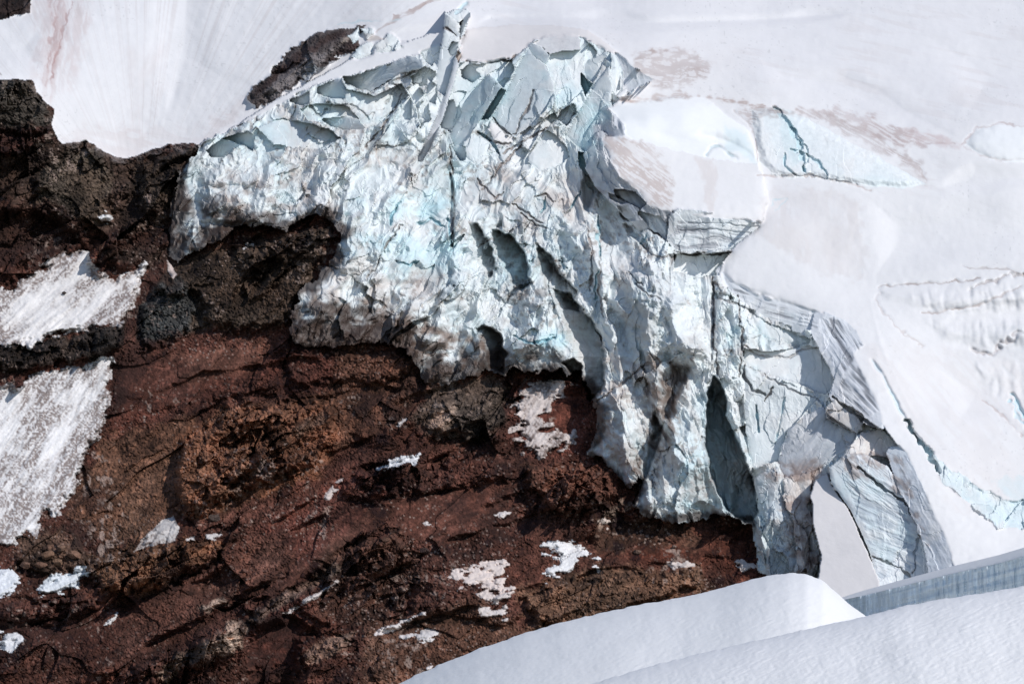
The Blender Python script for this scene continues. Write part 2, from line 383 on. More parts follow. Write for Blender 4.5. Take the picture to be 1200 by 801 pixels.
def ledge(pts, h, fall=26, wig=1.6):
    sl, d, t = polyline(pts, 80, wig)
    P = np.array(pts, float); yl = np.interp(X[sl], P[:, 0], P[:, 1])+7*fbm(X[sl], Y[sl], 26, 4, 8)+1.5*EDGE[sl]
    below = sstep(-1.5, 3, Y[sl]-yl); d = np.abs(Y[sl]-yl)*.85+np.maximum(0, d-14)
    e = np.sin(np.pi*np.clip(t, .02, .98))**.5*np.clip(.55+1.3*vnoise(X[sl]/30, Y[sl]/30, 5), 0, 1.4)
    D[sl] += np.where(ID[sl] >= 0, (below*h*np.exp(-d/fall)-(1-below)*h*.3*np.exp(-d/(fall*.5)))*e, 0)
for pts, h in [([(110,790),(200,737),(290,692),(340,668),(400,640)], 14), ([(200,742),(285,702),(345,690),(395,665)], 12), ([(262,640),(330,602),(420,547),(500,532)], 14), ([(455,562),(520,536),(600,520)], 12), ([(478,640),(560,622),(625,600)], 13),
               ([(398,604),(470,588),(560,562)], 14), ([(150,545),(190,520),(235,480),(300,455),(400,440)], 12), ([(20,700),(110,706),(190,690),(262,668)], 14), ([(430,740),(500,722),(600,700),(640,690)], 12),
               ([(560,760),(620,742),(700,700)], 10), ([(600,690),(700,668),(835,652)], 12), ([(640,610),(720,600),(830,625)], 8), ([(250,655),(330,625),(400,590),(440,580)], 12), ([(0,255),(60,250),(130,262),(200,255)], 12), ([(60,180),(130,200),(205,205)], 8),
               ([(210,340),(290,318),(370,300)], 8), ([(170,465),(230,440),(330,420),(420,425)], 10), ([(340,470),(420,450),(490,455)], 12), ([(300,560),(380,530),(470,500),(560,505)], 12), ([(360,700),(430,672),(500,665)], 12), ([(150,760),(250,715),(300,705)], 9)]:
    ledge(pts, h)
# ------------------------------------------------------------------ 2. rock relief
ua = U+WARP; va = V+WARP*0.8
h1, e1, r1 = facets(X+WARP, Y, 62, -32, 1.7, 1, 0.9, 0.35)
h2, e2, r2_ = facets(X+WARP*.6, Y, 25, -38, 1.5, 2, 1.1, 0.55)
h3, e3, r3 = facets(X, Y, 11, -20, 1.3, 3, 1.2, 0.7)
h4, e4, r4 = facets(X, Y, 5, 10, 1.1, 4, 1.2, 0.8)
OUTM = np.where(ID != ROCK, 1.0, 0.35)
RR = 0.6*h1+0.65*h2*(.5+.5*OUTM)+0.7*h3*OUTM+0.65*h4*(.35+.65*OUTM)
RR += 24*ridged(ua/3.2, va, 58, 5, 5, .42)*-0.5
RR += 6*fbm(X, Y, 12, 4, 9)-5*ridged(*rot(X, Y, -75, 2.2, 1), 17, 4, 12)
RR += 0.5*np.exp(-e3*12)*sstep(.1, .4, fbm(X, Y, 50, 2, 3))
# beds: repeating ledges across the strata
t = (va+10*fbm(X, Y, 60, 3, 12))/26.0; fr = t-np.floor(t)
RR += 13*(sstep(0, 0.25, fr)-fr)*np.clip(0.7+0.9*vnoise(U/90, V/30, 4), 0, 2)
t = (va*1.1+16*fbm(X, Y, 40, 3, 2))/9.0; fr = t-np.floor(t)
RR += 2.2*(sstep(0, 0.4, fr)-fr)
slab = 0.30+1.15*sstep(-.3, .35, fbm(ua/2.2, va, 60, 3, 14))
RR = RR*slab
w1, w2, wr, _a, _b = worley(X/6.5+EDGE*.2, Y/5.0, 6)
stone = np.maximum(0, .42-w1)*np.where(wr[2] > .55, 9*wr[0], 0)
w1b, w2b, wrb, _a, _b = worley(X/3.2, Y/2.8, 9)
RR = RR-stone*(1.4-slab)-np.maximum(0, .5-w1b)*5.0*wrb[0]-1.1*vnoise(X/1.7, Y/1.5, 7)
D += RA*RR*1.05
# material mottling of the rock itself
mott = 1+0.8*fbm(X, Y, 40, 5, 8)+0.45*(r2_[2]-0.5)+0.5*(r3[1]-0.5)+0.3*(r4[0]-.5)
mott *= 1+0.5*fbm(ua/3, va, 7, 3, 10)
mott *= 1+.7*(wrb[1]-.45)*(.4+.6*sstep(-.2, .3, fbm(X, Y, 35, 3, 1)))
mott *= np.where((w1 < .34) & (wr[2] > .55), .8+1.0*wr[1], 1)
mott *= 1+.45*vnoise(X/1.4, Y/1.3, 2)+.3*fbm(X, Y, 6, 3, 12)
TINT *= np.clip(mott*.92, 0.28, 2.3)[..., None]
hue = fbm(X, Y, 55, 4, 13)
TINT *= np.array((1.0, 0.93, .84), np.float32)
TINT[..., 1] *= 1+0.13*hue; TINT[..., 2] *= 1+0.2*hue
sp = sstep(0.42, 0.6, fbm(X, Y, 5, 3, 2)*0.6+fbm(X, Y, 60, 3, 4)*0.6)     # specks of ash and frost in scree
TINT[:] = TINT*(1-0.7*sp[..., None])+np.array(C_PALE, np.float32)*0.7*sp[..., None]

spk = ((wrb[2] > .86) & (w1b < .38)) * np.clip(.35+1.3*fbm(X, Y, 45, 3, 9), 0, 1)
TINT[:] = TINT*(1-.6*spk[..., None])+np.array((.46, .34, .29), np.float32)*.6*spk[..., None]
def dark(poly, a=.6, col=(0.035, 0.018, 0.016), soft=14):  # near-black tint: dark soil, plus shade painted into the sunken gullies
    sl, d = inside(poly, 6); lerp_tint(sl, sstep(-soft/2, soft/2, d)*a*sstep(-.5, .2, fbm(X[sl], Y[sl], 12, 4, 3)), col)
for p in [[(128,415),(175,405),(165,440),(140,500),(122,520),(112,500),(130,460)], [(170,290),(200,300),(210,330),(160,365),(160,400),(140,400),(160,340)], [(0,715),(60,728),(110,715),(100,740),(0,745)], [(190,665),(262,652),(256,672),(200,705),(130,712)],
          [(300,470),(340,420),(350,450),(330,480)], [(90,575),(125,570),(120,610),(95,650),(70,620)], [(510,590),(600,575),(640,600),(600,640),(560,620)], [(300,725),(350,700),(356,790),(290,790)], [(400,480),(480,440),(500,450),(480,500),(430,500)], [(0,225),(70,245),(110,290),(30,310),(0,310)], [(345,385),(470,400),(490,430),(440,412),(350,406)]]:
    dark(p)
# ------------------------------------------------------------------ 3. snow patches lying on the rock
def patch(label, poly, tint=(0.74,0.72,0.72), th=7, rough=2.5, lace=0.45, dirt=0.0, smooth_amt=0.6, deg=-30):
    i = reg('snow_patch', 'snowp', label, 'snow patch', 'snow patches on the rock')
    sl, d = inside(poly, rough)
    if lace: d = d+lace*2-lace*17*sstep(-.25, .45, fbm(*rot(X[sl], Y[sl], -8, 2.2, 1), 6, 4, 11))
    m = (d > 0) & (ID[sl] != 9999)
    Ds = D[sl]; R = (RA*RR*1.05)[sl]
    sm = Ds-R*smooth_amt
    v = sm*sstep(-1, 6, d)+Ds*(1-sstep(-1, 6, d))-th*sstep(0, 5, d)
    rid = ridged(*rot(X[sl], Y[sl], deg+8, 3.5, 1), 16, 4, 7)
    v = v-3.2*rid*sstep(0, 6, d)-1.7*ridged(*rot(X[sl], Y[sl], deg+6, 4.5, 1), 5, 4, 3, .6)-.5*fbm(X[sl], Y[sl], 3, 2, 3)
    D[sl] = np.where(m, v, Ds); ID[sl] = np.where(m, i, ID[sl]); RA[sl] = np.where(m, 0, RA[sl])
    c = np.array(tint, np.float32)*np.ones(D[sl].shape+(1,), np.float32)
    c = c*(1+0.10*fbm(X[sl], Y[sl], 8, 3, 5))[..., None]
    if dirt:
        q = np.clip(dirt*(0.55+2.0*fbm(*rot(X[sl], Y[sl], deg, 3.0, 1), 20, 4, 9)+1.0*np.exp(-np.maximum(d, 0)/12)), 0, 0.85)
        q = q*np.clip(.35+1.1*sstep(-0.15, 0.35, ridged(*rot(X[sl], Y[sl], deg+6, 4.5, 1), 4.5, 4, 1, .65)), 0, 1.2)*np.clip(.8+.9*vnoise(X[sl]/1.6, Y[sl]/1.6, 4), .2, 1.4); q = np.clip(q, 0, .85)
        c = c*(1-q[..., None])+np.array((0.17, 0.12, 0.105), np.float32)*q[..., None]
    TINT[sl] = np.where(m[..., None], c, TINT[sl])
    return i
patch('large dirty snow patch with a pointed right end on the left rock face', [(0,410),(0,350),(12,338),(40,320),(60,303),(92,293),(108,291),(108,305),(118,318),(135,325),(170,309),(173,320),(160,345),(150,372),(140,385),(110,385),(90,392),(60,396),(40,406)], (0.80,0.77,0.76), 6, 4, .3, 0.75, 1.0, -48)
patch('tallest snow patch, hanging down the left edge below the black rock band', [(0,458),(20,450),(35,437),(55,433),(100,425),(135,415),(137,420),(128,440),(128,475),(122,505),(108,525),(100,540),(90,570),(80,588),(70,602),(55,604),(40,628),(30,625),(15,642),(0,646)], (0.82,0.80,0.80), 7, 4, .3, 0.7, 1.0, -62)
patch('bluish white snow scrap at the left edge under the tallest snow patch', [(0,658),(12,662),(26,680),(15,700),(0,710)], (0.72,0.74,0.78), 5, 2.5, .3)
patch('speckled bluish snow scrap among tan rocks at lower left', [(38,694),(60,672),(90,665),(109,659),(106,672),(90,690),(60,698),(42,703)], (0.72,0.75,0.78), 4, 2.5, .5)
patch('grey striped triangular snow patch above the orange-brown ledge', [(157,646),(166,632),(190,608),(203,604),(211,618),(206,634),(180,638)], (0.60,0.57,0.56), 5, 1, 0, .3)
patch('thin snow strip along the top of the orange-brown ledge', [(214,636),(228,628),(262,625),(252,632),(235,635)], (0.62,0.58,0.57), 3, 1)
patch('small slanting spindle of snow in the red scree at lower left', [(114,741),(120,731),(137,717),(134,727),(124,737)], (0.70,0.68,0.67), 4, .8)
patch('snow scrap with pebbles at the bottom left edge', [(0,744),(18,739),(26,748),(12,765),(0,770)], (0.72,0.72,0.74), 4, 3, .6)
patch('tiny bright snow scrap high on the dark brown crag', [(114,250),(124,247),(132,255),(134,260),(122,263)], (0.76,0.75,0.75), 4, 1.5)
patch('small snow scrap beside the pointed end of the upper large patch', [(196,305),(202,312),(207,322),(203,326),(197,318)], (0.6,0.5,0.46), 4, .8, 0)
patch('pale snow lens on top of the long dark crag', [(277,290),(288,283),(300,286),(297,292),(280,293)], (0.66,0.63,0.62), 4, 1)
patch('small snow streak on the ochre shelf near the picture centre', [(444,548),(460,539),(492,531),(488,542),(462,552)], (0.76,0.76,0.78), 4, 2.5, .5)
patch('lacy bright snow patch on the slope under the stained ice rib', [(632,640),(640,628),(662,630),(690,645),(706,660),(700,668),(682,662),(658,674),(640,680),(636,672),(655,656),(634,652)], (0.78,0.77,0.78), 4, 3, .8)
patch('pinkish lacy snow patch left of the columnar cliff band', [(526,672),(550,660),(601,651),(598,665),(590,680),(601,690),(590,698),(570,706),(558,692),(540,692),(534,682)], (0.72,0.62,0.58), 4, 3, .8)
patch('small broken snow scrap just below the pinkish lacy patch', [(562,708),(590,697),(606,703),(588,712),(592,724),(562,727)], (0.64,0.58,0.56), 3, 3, .9)
patch('thin stepped snow streak in the lower middle rocks', [(436,736),(470,722),(502,714),(482,728),(460,738),(440,743)], (0.72,0.66,0.64), 3, 2, .5)
patch('small snow scrap right of the thin stepped streak', [(470,746),(500,737),(513,742),(505,751)], (0.72,0.68,0.67), 3, 2.5, .6)
patch('snow scrap touching the lower end of the foreground ridge', [(488,784),(505,775),(524,777),(500,788)], (0.72,0.66,0.65), 3, 2, .3)
patch('short snow dash on a ledge above the pinkish lacy patch', [(579,603),(588,599),(598,600),(590,606)], (0.7,0.64,0.62), 3, 1.5)
patch('narrow snow dash at the left end of the dark ledge in the centre', [(495,612),(518,610),(520,614),(500,616)], (0.66,0.6,0.58), 3, 1)
patch('small snow crumbs scattered beside the brown flat near the right cave', [(776,658),(800,657),(812,662),(790,667)], (0.68,0.6,0.56), 3, 2, .7)
patch('snow flecks on dark ground under the far right end of the icefall', [(855,655),(872,657),(888,664),(870,666)], (0.68,0.6,0.56), 3, 2, .7)
patch('broad pink-stained avalanche snow apron under the centre of the icefall', [(600,505),(604,475),(615,452),(640,442),(664,445),(655,468),(640,490),(655,508),(672,506),(678,514),(660,528),(634,538),(612,532)], (0.72,0.64,0.61), 5, 4, 1.0, .55, .6, -60)
patch('faint white streak of snow beside the dark slab below the ice cave', [(463,502),(470,488),(483,482),(480,492),(468,500)], (0.6,0.55,0.53), 3, 2, .4)
patch('small bright snow bits on the rocks at the left foot of the brown flat', [(700,612),(706,606),(722,612),(712,620)], (0.66,0.56,0.5), 3, 1.6, .4)
patch('thin snow ribbon following the long strata line above the red gully', [(330,718),(360,700),(400,676),(398,682),(362,706),(335,722)], (0.62,0.55,0.52), 2, 1.4, .15)
patch('thin snow line on the upper ledge right of the orange-brown crag', [(370,588),(392,566),(402,560),(398,570),(380,590)], (0.6,0.52,0.49), 3, 1.6, .4)
# ------------------------------------------------------------------ 4. upper snowfield
SNOWF = reg('upper_snowfield', 'snow', kind='structure', smooth=True)
region(SNOWF, [(0,24),(22,17),(35,14),(37,0),(1200,0),(1200,801),(915,801),(912,640),(850,500),(760,300),(700,160),(600,90),(500,90),(300,175),(240,169),(207,168),(177,176),(150,187),(130,181),(102,165),(88,166),(73,169),(66,160),(61,150),(63,130),(43,108),(38,93),(0,91)],
       B_SNOW, 1.2, (0, 0, 1), C_SNOW)
# ------------------------------------------------------------------ 5. dark nunatak in the snow
NUN = reg('rock_outcrop', 'rock', 'smooth grey-brown rock island sticking out of the upper snowfield', 'rock outcrop', 'rock outcrops on the slope')
region(NUN, [(291,112),(297,102),(318,84),(330,68),(352,52),(378,38),(412,31),(428,30),(420,44),(421,54),(412,62),(398,68),(372,84),(345,102),(318,118),(300,130),(293,122)],
       B_SNOW, 3.6, (0.5, 0, 0), (0.10,0.082,0.080), off=0, dome=16, domew=12)
paint([(296,108),(320,86),(345,62),(400,36),(414,34),(380,54),(350,80),(318,100),(300,112)], (0.055,0.035,0.033), .85, 5, 4, [NUN])
paint([(380,70),(405,46),(420,50),(412,60),(385,76)], (0.05,0.03,0.028), .8, 4, 3, [NUN])
paint([(352,90),(366,74),(376,80),(360,94)], C_GREY, .8, 3, 3, [NUN]); paint([(385,60),(400,48),(410,44),(395,60)], C_TAN, .8, 3, 3, [NUN])
D += np.where(ID == NUN, .9*RR, 0); D -= 9*(ID == NUN)*ridged(*rot(X, Y, -38, 3, 1), 18, 4, 3)
TINT[:] = np.where((ID == NUN)[..., None], TINT*np.clip(1+.5*fbm(*rot(X, Y, -38, 4, 1), 8, 4, 5), .4, 2)[..., None], TINT)
CRN = reg('rock_outcrop', 'rock', 'dark rock tip in the very top left corner', 'rock outcrop', 'rock outcrops on the slope')
region(CRN, [(-300,-300),(37,-300),(37,0.5),(35,14),(22,16),(1,24),(-300,40)], B_SNOW, 2, (0.8, 0, 0), (0.055,0.036,0.032), dome=14, domew=8)
D += np.where(ID == CRN, .9*RR, 0); TINT[:] = np.where((ID == CRN)[..., None], TINT*.6*np.clip(mott, .4, 2)[..., None], TINT)
paint([(300,118),(330,92),(372,62),(400,48),(404,56),(372,76),(340,100),(312,122)], (0.30,0.27,0.27), .6, 5, 5, [NUN])
paint([(0,0),(440,0),(430,30),(360,50),(300,100),(240,170),(0,200)], (0.75,0.742,0.758), .9, 60, 6, [SNOWF]); paint([(520,0),(1200,0),(1200,130),(1080,160),(900,110),(700,60),(540,50)], (0.755,0.745,0.765), .8, 60, 6, [SNOWF])

# snow relief and stains
i0 = ID == SNOWF
fl = fbm(*rot(X, Y, 68, 7, 1), 7, 4, 3)                       # runnels of the upper left
mleft = sstep(560, 380, X)*sstep(220, 150, Y)
# runnels fan out from the dip of the bowl
ang = np.degrees(np.arctan2(Y+260-0*X, X-150)); rad = np.hypot(X-150, Y+260)
fan = fbm((X-165)/np.clip(0.22+(200-Y)/290.0, 0.15, 9)/2.4, Y/60.0, 4.0, 4, 7)
ADD = 0.6*mleft*fan+0.5*mleft*fbm(X, Y, 14, 3, 2)+1.3*fbm(*rot(X, Y, 20, 2.4, 1), 34, 4, 12)+0.4*fbm(X, Y, 7, 3, 4)+.3*ridged(*rot(X, Y, 12, 2.0, 1), 6, 3, 9)

for p, h, so_ in [([(545,34),(572,12),(640,11),(760,14),(900,12),(1000,16),(900,34),(760,40),(640,28),(590,30)], 12, 14), ([(640,0),(800,2),(1200,-5),(1200,-60),(640,-60)], 14, 20), ([(880,60),(1000,70),(1060,130),(1000,140),(900,110)], 10, 40),
                  ([(1080,40),(1200,20),(1200,120),(1130,140)], 12, 50), ([(430,44),(500,30),(520,20),(520,40),(460,54)], 5, 10), ([(200,0),(330,0),(260,90),(200,130),(170,80)], 12, 50), ([(0,40),(50,30),(60,90),(0,80)], 8, 30),
                  ([(1010,225),(1200,240),(1200,300),(1120,310),(1020,330)], 10, 40), ([(1080,420),(1200,440),(1200,540),(1120,500)], 12, 40), ([(1140,192),(1200,192),(1200,235),(1080,225)], 8, 22), ([(1028,338),(1110,330),(1150,318),(1200,322),(1200,350),(1100,366),(1082,368),(1040,352)], -4, 12), ([(1082,368),(1140,362),(1200,340),(1200,392),(1136,412),(1100,400)], -4, 16), ([(1010,240),(1016,330),(1030,400),(1060,470),(1080,500),(1040,420),(1020,360)], -4, 14), ([(940,70),(1040,90),(1120,160),(1060,150)], 6, 30)]:
    sl, d = inside(p, 0); d = d+8*vnoise(X[sl]/60, Y[sl]/60, 3); ADD[sl] += h*sstep(0, so_, d)
ADD += 8*fbm(*rot(X, Y, 15, 2.2, 1), 110, 3, 14)
D += np.where(i0, ADD, 0); B_SNOW = B_SNOW+ADD

# the glacier tongue on the right is a body of its own
GLR = reg('glacier_slope', 'snow', kind='structure', smooth=True)
m = i0 & (X+0.9*(Y-200) > 880+20*EDGE2) & (Y > 205+0.06*(1000-X)); 
ID[m] = GLR

# ------------------------------------------------------------------ 6. the icefall
ICE = reg('icefall', 'ice', kind='structure')
ICEOUT = [(240,168),(256,158),(270,151),(296,134),(330,116),(366,98),(400,80),(440,66),(470,60),(500,54),(516,54),(525,44),(545,50),(560,58),(600,62),(618,50),(640,44),(680,42),(712,60),(742,78),(768,92),(742,108),(722,118),
 (712,128),(722,150),(706,162),(712,184),(726,206),(746,222),(758,238),(792,252),(830,262),(890,258),(862,285),(846,300),(840,318),(848,332),(880,350),(930,366),(962,374),(985,440),(1010,470),(1045,500),(1070,530),(1098,590),(1118,650),(1140,700),
 (1130,801),(905,801),(904,676),(888,670),(885,640),(880,612),(858,608),(842,602),(828,608),(800,612),(776,610),(752,601),(741,592),(752,562),(736,572),(719,555),(706,535),(690,530),(700,490),(691,456),(680,436),(664,441),(655,434),(620,438),(600,430),(592,441),
 (575,431),(560,441),(540,446),(520,450),(500,446),(484,426),(478,406),(440,403),(400,406),(346,402),(342,380),(349,346),(369,330),(391,300),(398,272),(385,256),(364,256),(350,259),(335,269),(300,263),(283,262),(268,270),(255,282),(240,290),(222,300),(212,306),(200,300),(199,270),(204,225),(212,196),(232,178)]
region(ICE, ICEOUT, B_ICE, 4.2, (0, 1, 0), C_ICE, dome=5, domew=9)
iceM = ID == ICE

# big flow forms: ribs running down the fall (direction changes from left to right)
rb = ridged(*rot(X+20*EDGE2, Y, 118, 2.8, 1), 44, 4, 5)
rb2 = ridged(*rot(X+12*EDGE2, Y, 78, 3.2, 1), 40, 4, 8)
wx = sstep(600, 720, X+30*EDGE2)
D += np.where(iceM, -24*((1-wx)*rb+wx*rb2), 0)

# the right flank of the fall turns its back to the sun
for p, h, so_ in [([(690,240),(720,240),(800,300),(835,420),(835,480),(800,440),(760,400),(700,380)], -34, 60), ([(850,600),(885,500),(905,560),(905,670),(885,668)], 20, 20)]:
    sl, d = inside(p, 3); D[sl] += np.where(iceM[sl], h*sstep(0, so_, d), 0)
sl, d = inside([(690,200),(760,255),(820,310),(835,420),(790,430),(740,400),(700,330)], 4)
D[sl] += np.where(iceM[sl], sstep(0, 20, d)*(-.55)*(X[sl]-755), 0)

# named hollows, arches and clefts
def hol(*a, **k): hollow(*a, **k)
slot([(545,256),(560,262),(579,290),(583,318),(572,328),(560,308),(548,284)], 55, 'R')
slot([(576,268),(598,272),(616,298),(623,332),(612,344),(598,334),(584,308),(577,290)], 85, 'R')
slot([(630,286),(646,296),(655,320),(676,340),(680,366),(655,360),(640,340),(632,316)], 50, 'R')
slot([(648,338),(668,342),(692,370),(706,396),(712,430),(706,458),(690,472),(680,440),(670,410),(662,385),(652,365)], 80, 'R')
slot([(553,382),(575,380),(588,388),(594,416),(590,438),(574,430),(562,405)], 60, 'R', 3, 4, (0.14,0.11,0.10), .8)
hol([(657,425),(672,418),(684,428),(683,440),(668,440)], 60, 4, tint=(0.05,0.04,0.04), ta=.9)  # dark tints here and just above paint cave shade into the ice
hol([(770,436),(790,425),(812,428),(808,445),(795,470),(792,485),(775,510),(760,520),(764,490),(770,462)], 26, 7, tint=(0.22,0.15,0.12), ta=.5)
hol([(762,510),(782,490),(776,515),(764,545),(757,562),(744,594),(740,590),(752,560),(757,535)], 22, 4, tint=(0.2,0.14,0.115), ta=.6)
CLEFT = [(828,462),(836,440),(846,448),(853,470),(851,486),(862,508),(876,538),(886,570),(890,600),(882,613),(860,607),(846,592),(832,562),(825,520)]
hol(CLEFT, 110, 3, 1.5); paint(CLEFT, (0.50,0.58,0.63), .8, 4, 2)  # slate tint paints the cleft's shade into the ice colour
hol([(693,175),(706,190),(700,225),(690,250),(682,246),(680,215),(684,195)], 30, 5)
hol([(527,200),(532,215),(534,255),(531,290),(527,290),(526,240)], 14, 2)
hol([(835,330),(842,345),(838,400),(834,440),(831,400),(832,360)], 12, 2)
hol([(230,255),(300,258),(330,262),(300,272),(262,268),(235,285)], 10, 6)
hol([(240,216),(285,212),(300,222),(260,230)], 8, 5)
hol([(860,470),(872,460),(882,520),(900,600),(905,640),(896,650),(888,600),(872,540)], 24, 6)
# raised rounded masses
for p, h in [([(590,300),(612,290),(640,300),(655,350),(650,372),(620,378),(600,350)], 14), ([(640,240),(700,255),(770,330),(800,420),(760,430),(700,360),(660,300)], 22), ([(580,390),(640,380),(672,395),(664,425),(600,430)], 16),
             ([(700,440),(760,450),(768,520),(740,565),(712,540),(690,500)], 18), ([(770,520),(820,470),(832,560),(850,600),(790,606),(748,598)], 18), ([(360,230),(470,200),(500,300),(400,330)], 10),
             ([(230,180),(330,190),(390,250),(300,255),(225,260)], 12), ([(850,340),(900,380),(890,440),(852,430)], 14), ([(880,570),(912,560),(908,650),(888,668)], 14)]:
    sl, d = inside(p, 5); D[sl] -= np.where(iceM[sl], h*sstep(0, 26, d), 0)

# ---- large broken faces
SER = []
def serac(label, poly, off, gx, gu, **k):
    name = k.pop('name', 'ice_block'); cat = k.pop('cat', 'ice block')
    i = reg(name, 'ice', label, cat, 'ice blocks of the icefall'); SER.append(i)
    facet(poly, off, gx, gu, i=i, **k); return i
GI = (0.66,0.71,0.74); GG = (0.60,0.62,0.66); LI = (0.77,0.81,0.82)  # the two greys put shade into the colour of faces turned from the sun
# left lobe: snow roof with shaded blue-grey cut faces beneath it
sr = reg('snow_roof', 'snow', 'smooth curving snow roof capping the left arm of the icefall', 'snow ledge', smooth=True)
region(sr, [(262,156),(296,134),(330,113),(366,94),(400,76),(430,58),(470,50),(512,38),(530,34),(524,48),(505,60),(478,66),(440,80),(410,90),(388,93),(366,102),(345,112),(318,128),(296,140)], B_ICE, 1.0, (0, 0, .6), C_SNOW, off=-6)
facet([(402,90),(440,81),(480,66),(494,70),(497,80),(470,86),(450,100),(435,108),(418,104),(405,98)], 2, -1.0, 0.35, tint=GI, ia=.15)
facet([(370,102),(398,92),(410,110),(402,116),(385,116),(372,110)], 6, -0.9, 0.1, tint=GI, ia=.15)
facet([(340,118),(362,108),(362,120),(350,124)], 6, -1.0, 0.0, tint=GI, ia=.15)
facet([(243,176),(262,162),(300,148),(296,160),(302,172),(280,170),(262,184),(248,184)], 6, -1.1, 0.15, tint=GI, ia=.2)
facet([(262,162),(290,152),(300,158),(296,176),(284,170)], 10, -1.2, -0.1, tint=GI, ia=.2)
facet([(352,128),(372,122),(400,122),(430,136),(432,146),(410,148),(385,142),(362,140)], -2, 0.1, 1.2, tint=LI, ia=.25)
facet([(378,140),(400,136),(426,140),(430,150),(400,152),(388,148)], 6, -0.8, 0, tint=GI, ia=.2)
facet([(300,150),(330,138),(380,150),(400,162),(370,175),(320,170)], -2, 0.2, 1.4, tint=LI, ia=.35)
facet([(402,104),(440,112),(470,98),(480,112),(452,140),(430,150),(412,130)], 2, .3, .9, tint=LI, ia=.5)
crack([(366,125),(376,138),(384,128)], 1.3, 5); crack([(392,122),(412,122),(424,130),(432,140)], 1.4, 4)
crack([(435,108),(455,97),(470,90),(497,81)], 2.0, 6, (0.25,0.2,0.18)); crack([(455,98),(464,100),(468,106)], 1.4, 5, (0.3,0.3,0.3))
crack([(452,120),(462,104)], 1, 3)
for p, o, gx, gu in [([(480,90),(498,78),(512,84),(505,100),(486,104)], 8, -.6, .1), ([(494,62),(514,52),(516,66),(506,78),(498,74)], 2, -.3, .3), ([(476,104),(490,98),(500,112),(486,124)], -2, .4, .9), ([(500,92),(514,100),(510,122),(498,118)], 2, .2, .2),
                     ([(486,120),(502,118),(505,140),(492,150)], 0, -.2, .3), ([(470,118),(482,112),(484,140),(470,148)], -4, .5, .6)]:
    facet(p, o, gx, gu, tint=LI, ia=.4)

# top of the centre
ter = reg('snow_terrace', 'snow', 'flat pinkish snow terrace above the cracked wall at top centre', 'snow ledge', smooth=True)
region(ter, [(536,62),(548,34),(575,32),(600,29),(640,29),(668,32),(690,36),(712,52),(740,74),(716,62),(690,48),(664,41),(636,44),(620,54),(602,68),(575,74),(552,72),(538,72)], B_SNOW, .8, (0, 0, .6), C_PINK, off=-5, dome=4, domew=5)
serac('pale ice wall with a brown crack under the flat snow terrace', [(537,72),(560,75),(600,69),(602,86),(590,103),(572,112),(548,128),(530,134),(528,112),(532,92)], 0, .15, .55, tint=LI, ia=.3)
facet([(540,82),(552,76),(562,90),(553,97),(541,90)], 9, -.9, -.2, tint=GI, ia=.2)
serac('leaning blue-grey ice slab left of the deep dark slot', [(574,88),(589,102),(576,120),(566,136),(548,162),(540,174),(532,172),(527,158),(538,130),(556,106)], -6, -.75, .25, tint=GI, ia=.2, rough=.7)
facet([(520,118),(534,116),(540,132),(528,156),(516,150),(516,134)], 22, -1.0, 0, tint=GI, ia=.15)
facet([(528,108),(546,108),(540,118),(534,126)], -2, .4, .7, tint=LI, ia=.2)
facet([(587,103),(593,106),(578,131),(572,140),(564,140),(576,120)], 24, -.9, 0, tint=(0.48,0.64,0.70), ia=.1, rough=.5)
sb = serac('broad pale ice slab split by a thin slanting crack', [(604,84),(618,58),(640,64),(648,82),(652,104),(640,128),(622,148),(604,160),(592,156),(577,137),(588,118)], -10, -.35, .55, tint=(0.68,0.73,0.76), ia=.14, rough=.7)
serac('rounded blue-white ice head rising behind the split slab', [(618,56),(626,47),(660,44),(684,44),(700,60),(694,80),(684,104),(668,122),(652,128),(648,98),(640,74)], -4, .15, .95, tint=LI, ia=.3)
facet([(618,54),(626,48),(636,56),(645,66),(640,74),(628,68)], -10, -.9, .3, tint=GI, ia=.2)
sl, m, d = region(None, [(624,50),(640,43),(668,40),(680,46),(680,58),(660,60),(644,64),(636,56)], B_SNOW, 1, (0, 0.1, .6), C_PINK, off=-12)
crack([(626,106),(616,132),(602,158)], 1.3, 5, (0.32,0.25,0.22)); crack([(548,71),(575,74),(600,69),(606,64)], 2.0, 5, (0.18,0.13,0.11)); crack([(577,138),(588,152),(600,160)], 2.4, 6, (0.25,0.22,0.22))
facet([(576,142),(592,158),(604,162),(596,172),(580,168),(572,152)], -4, .25, .7, tint=(0.80,0.78,0.77), ia=.2)
crack([(560,155),(575,165),(586,181)], 3.0, 14, C_BLUE, .8, .3); crack([(574,165),(588,170),(598,168)], 1.8, 6, (0.2,0.16,0.15))
serac('white faceted ice block under the leaning blue-grey slab', [(544,166),(556,156),(572,166),(570,182),(560,194),(548,190),(542,178)], -8, .2, .6, tint=LI, ia=.2)
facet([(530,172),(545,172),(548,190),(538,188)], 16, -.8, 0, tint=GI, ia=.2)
serac('smooth blue-white ice wedge in the middle of the icefall', [(640,150),(652,160),(664,172),(666,184),(650,198),(632,200),(618,190),(626,172)], -8, .1, .7, tint=LI, ia=.16)
serac('long pale ice slab leaning right of the rubble strip', [(714,78),(720,98),(716,118),(706,136),(698,158),(688,180),(676,172),(664,160),(672,140),(682,126),(690,112),(702,92)], -6, -.30, .45, tint=(0.69,0.73,0.75), ia=.2, rough=.8)
facet([(683,78),(700,66),(712,62),(706,76),(700,90),(694,98),(688,92)], 2, -.35, .3, tint=GI, ia=.2)
facet([(681,86),(688,94),(695,98),(686,112),(681,100)], 34, -.6, 0, tint=C_BLUE, ia=.15, rough=.5)
facet([(716,62),(724,66),(729,84),(727,104),(720,110),(714,92)], -4, .3, .5, tint=LI, ia=.2)
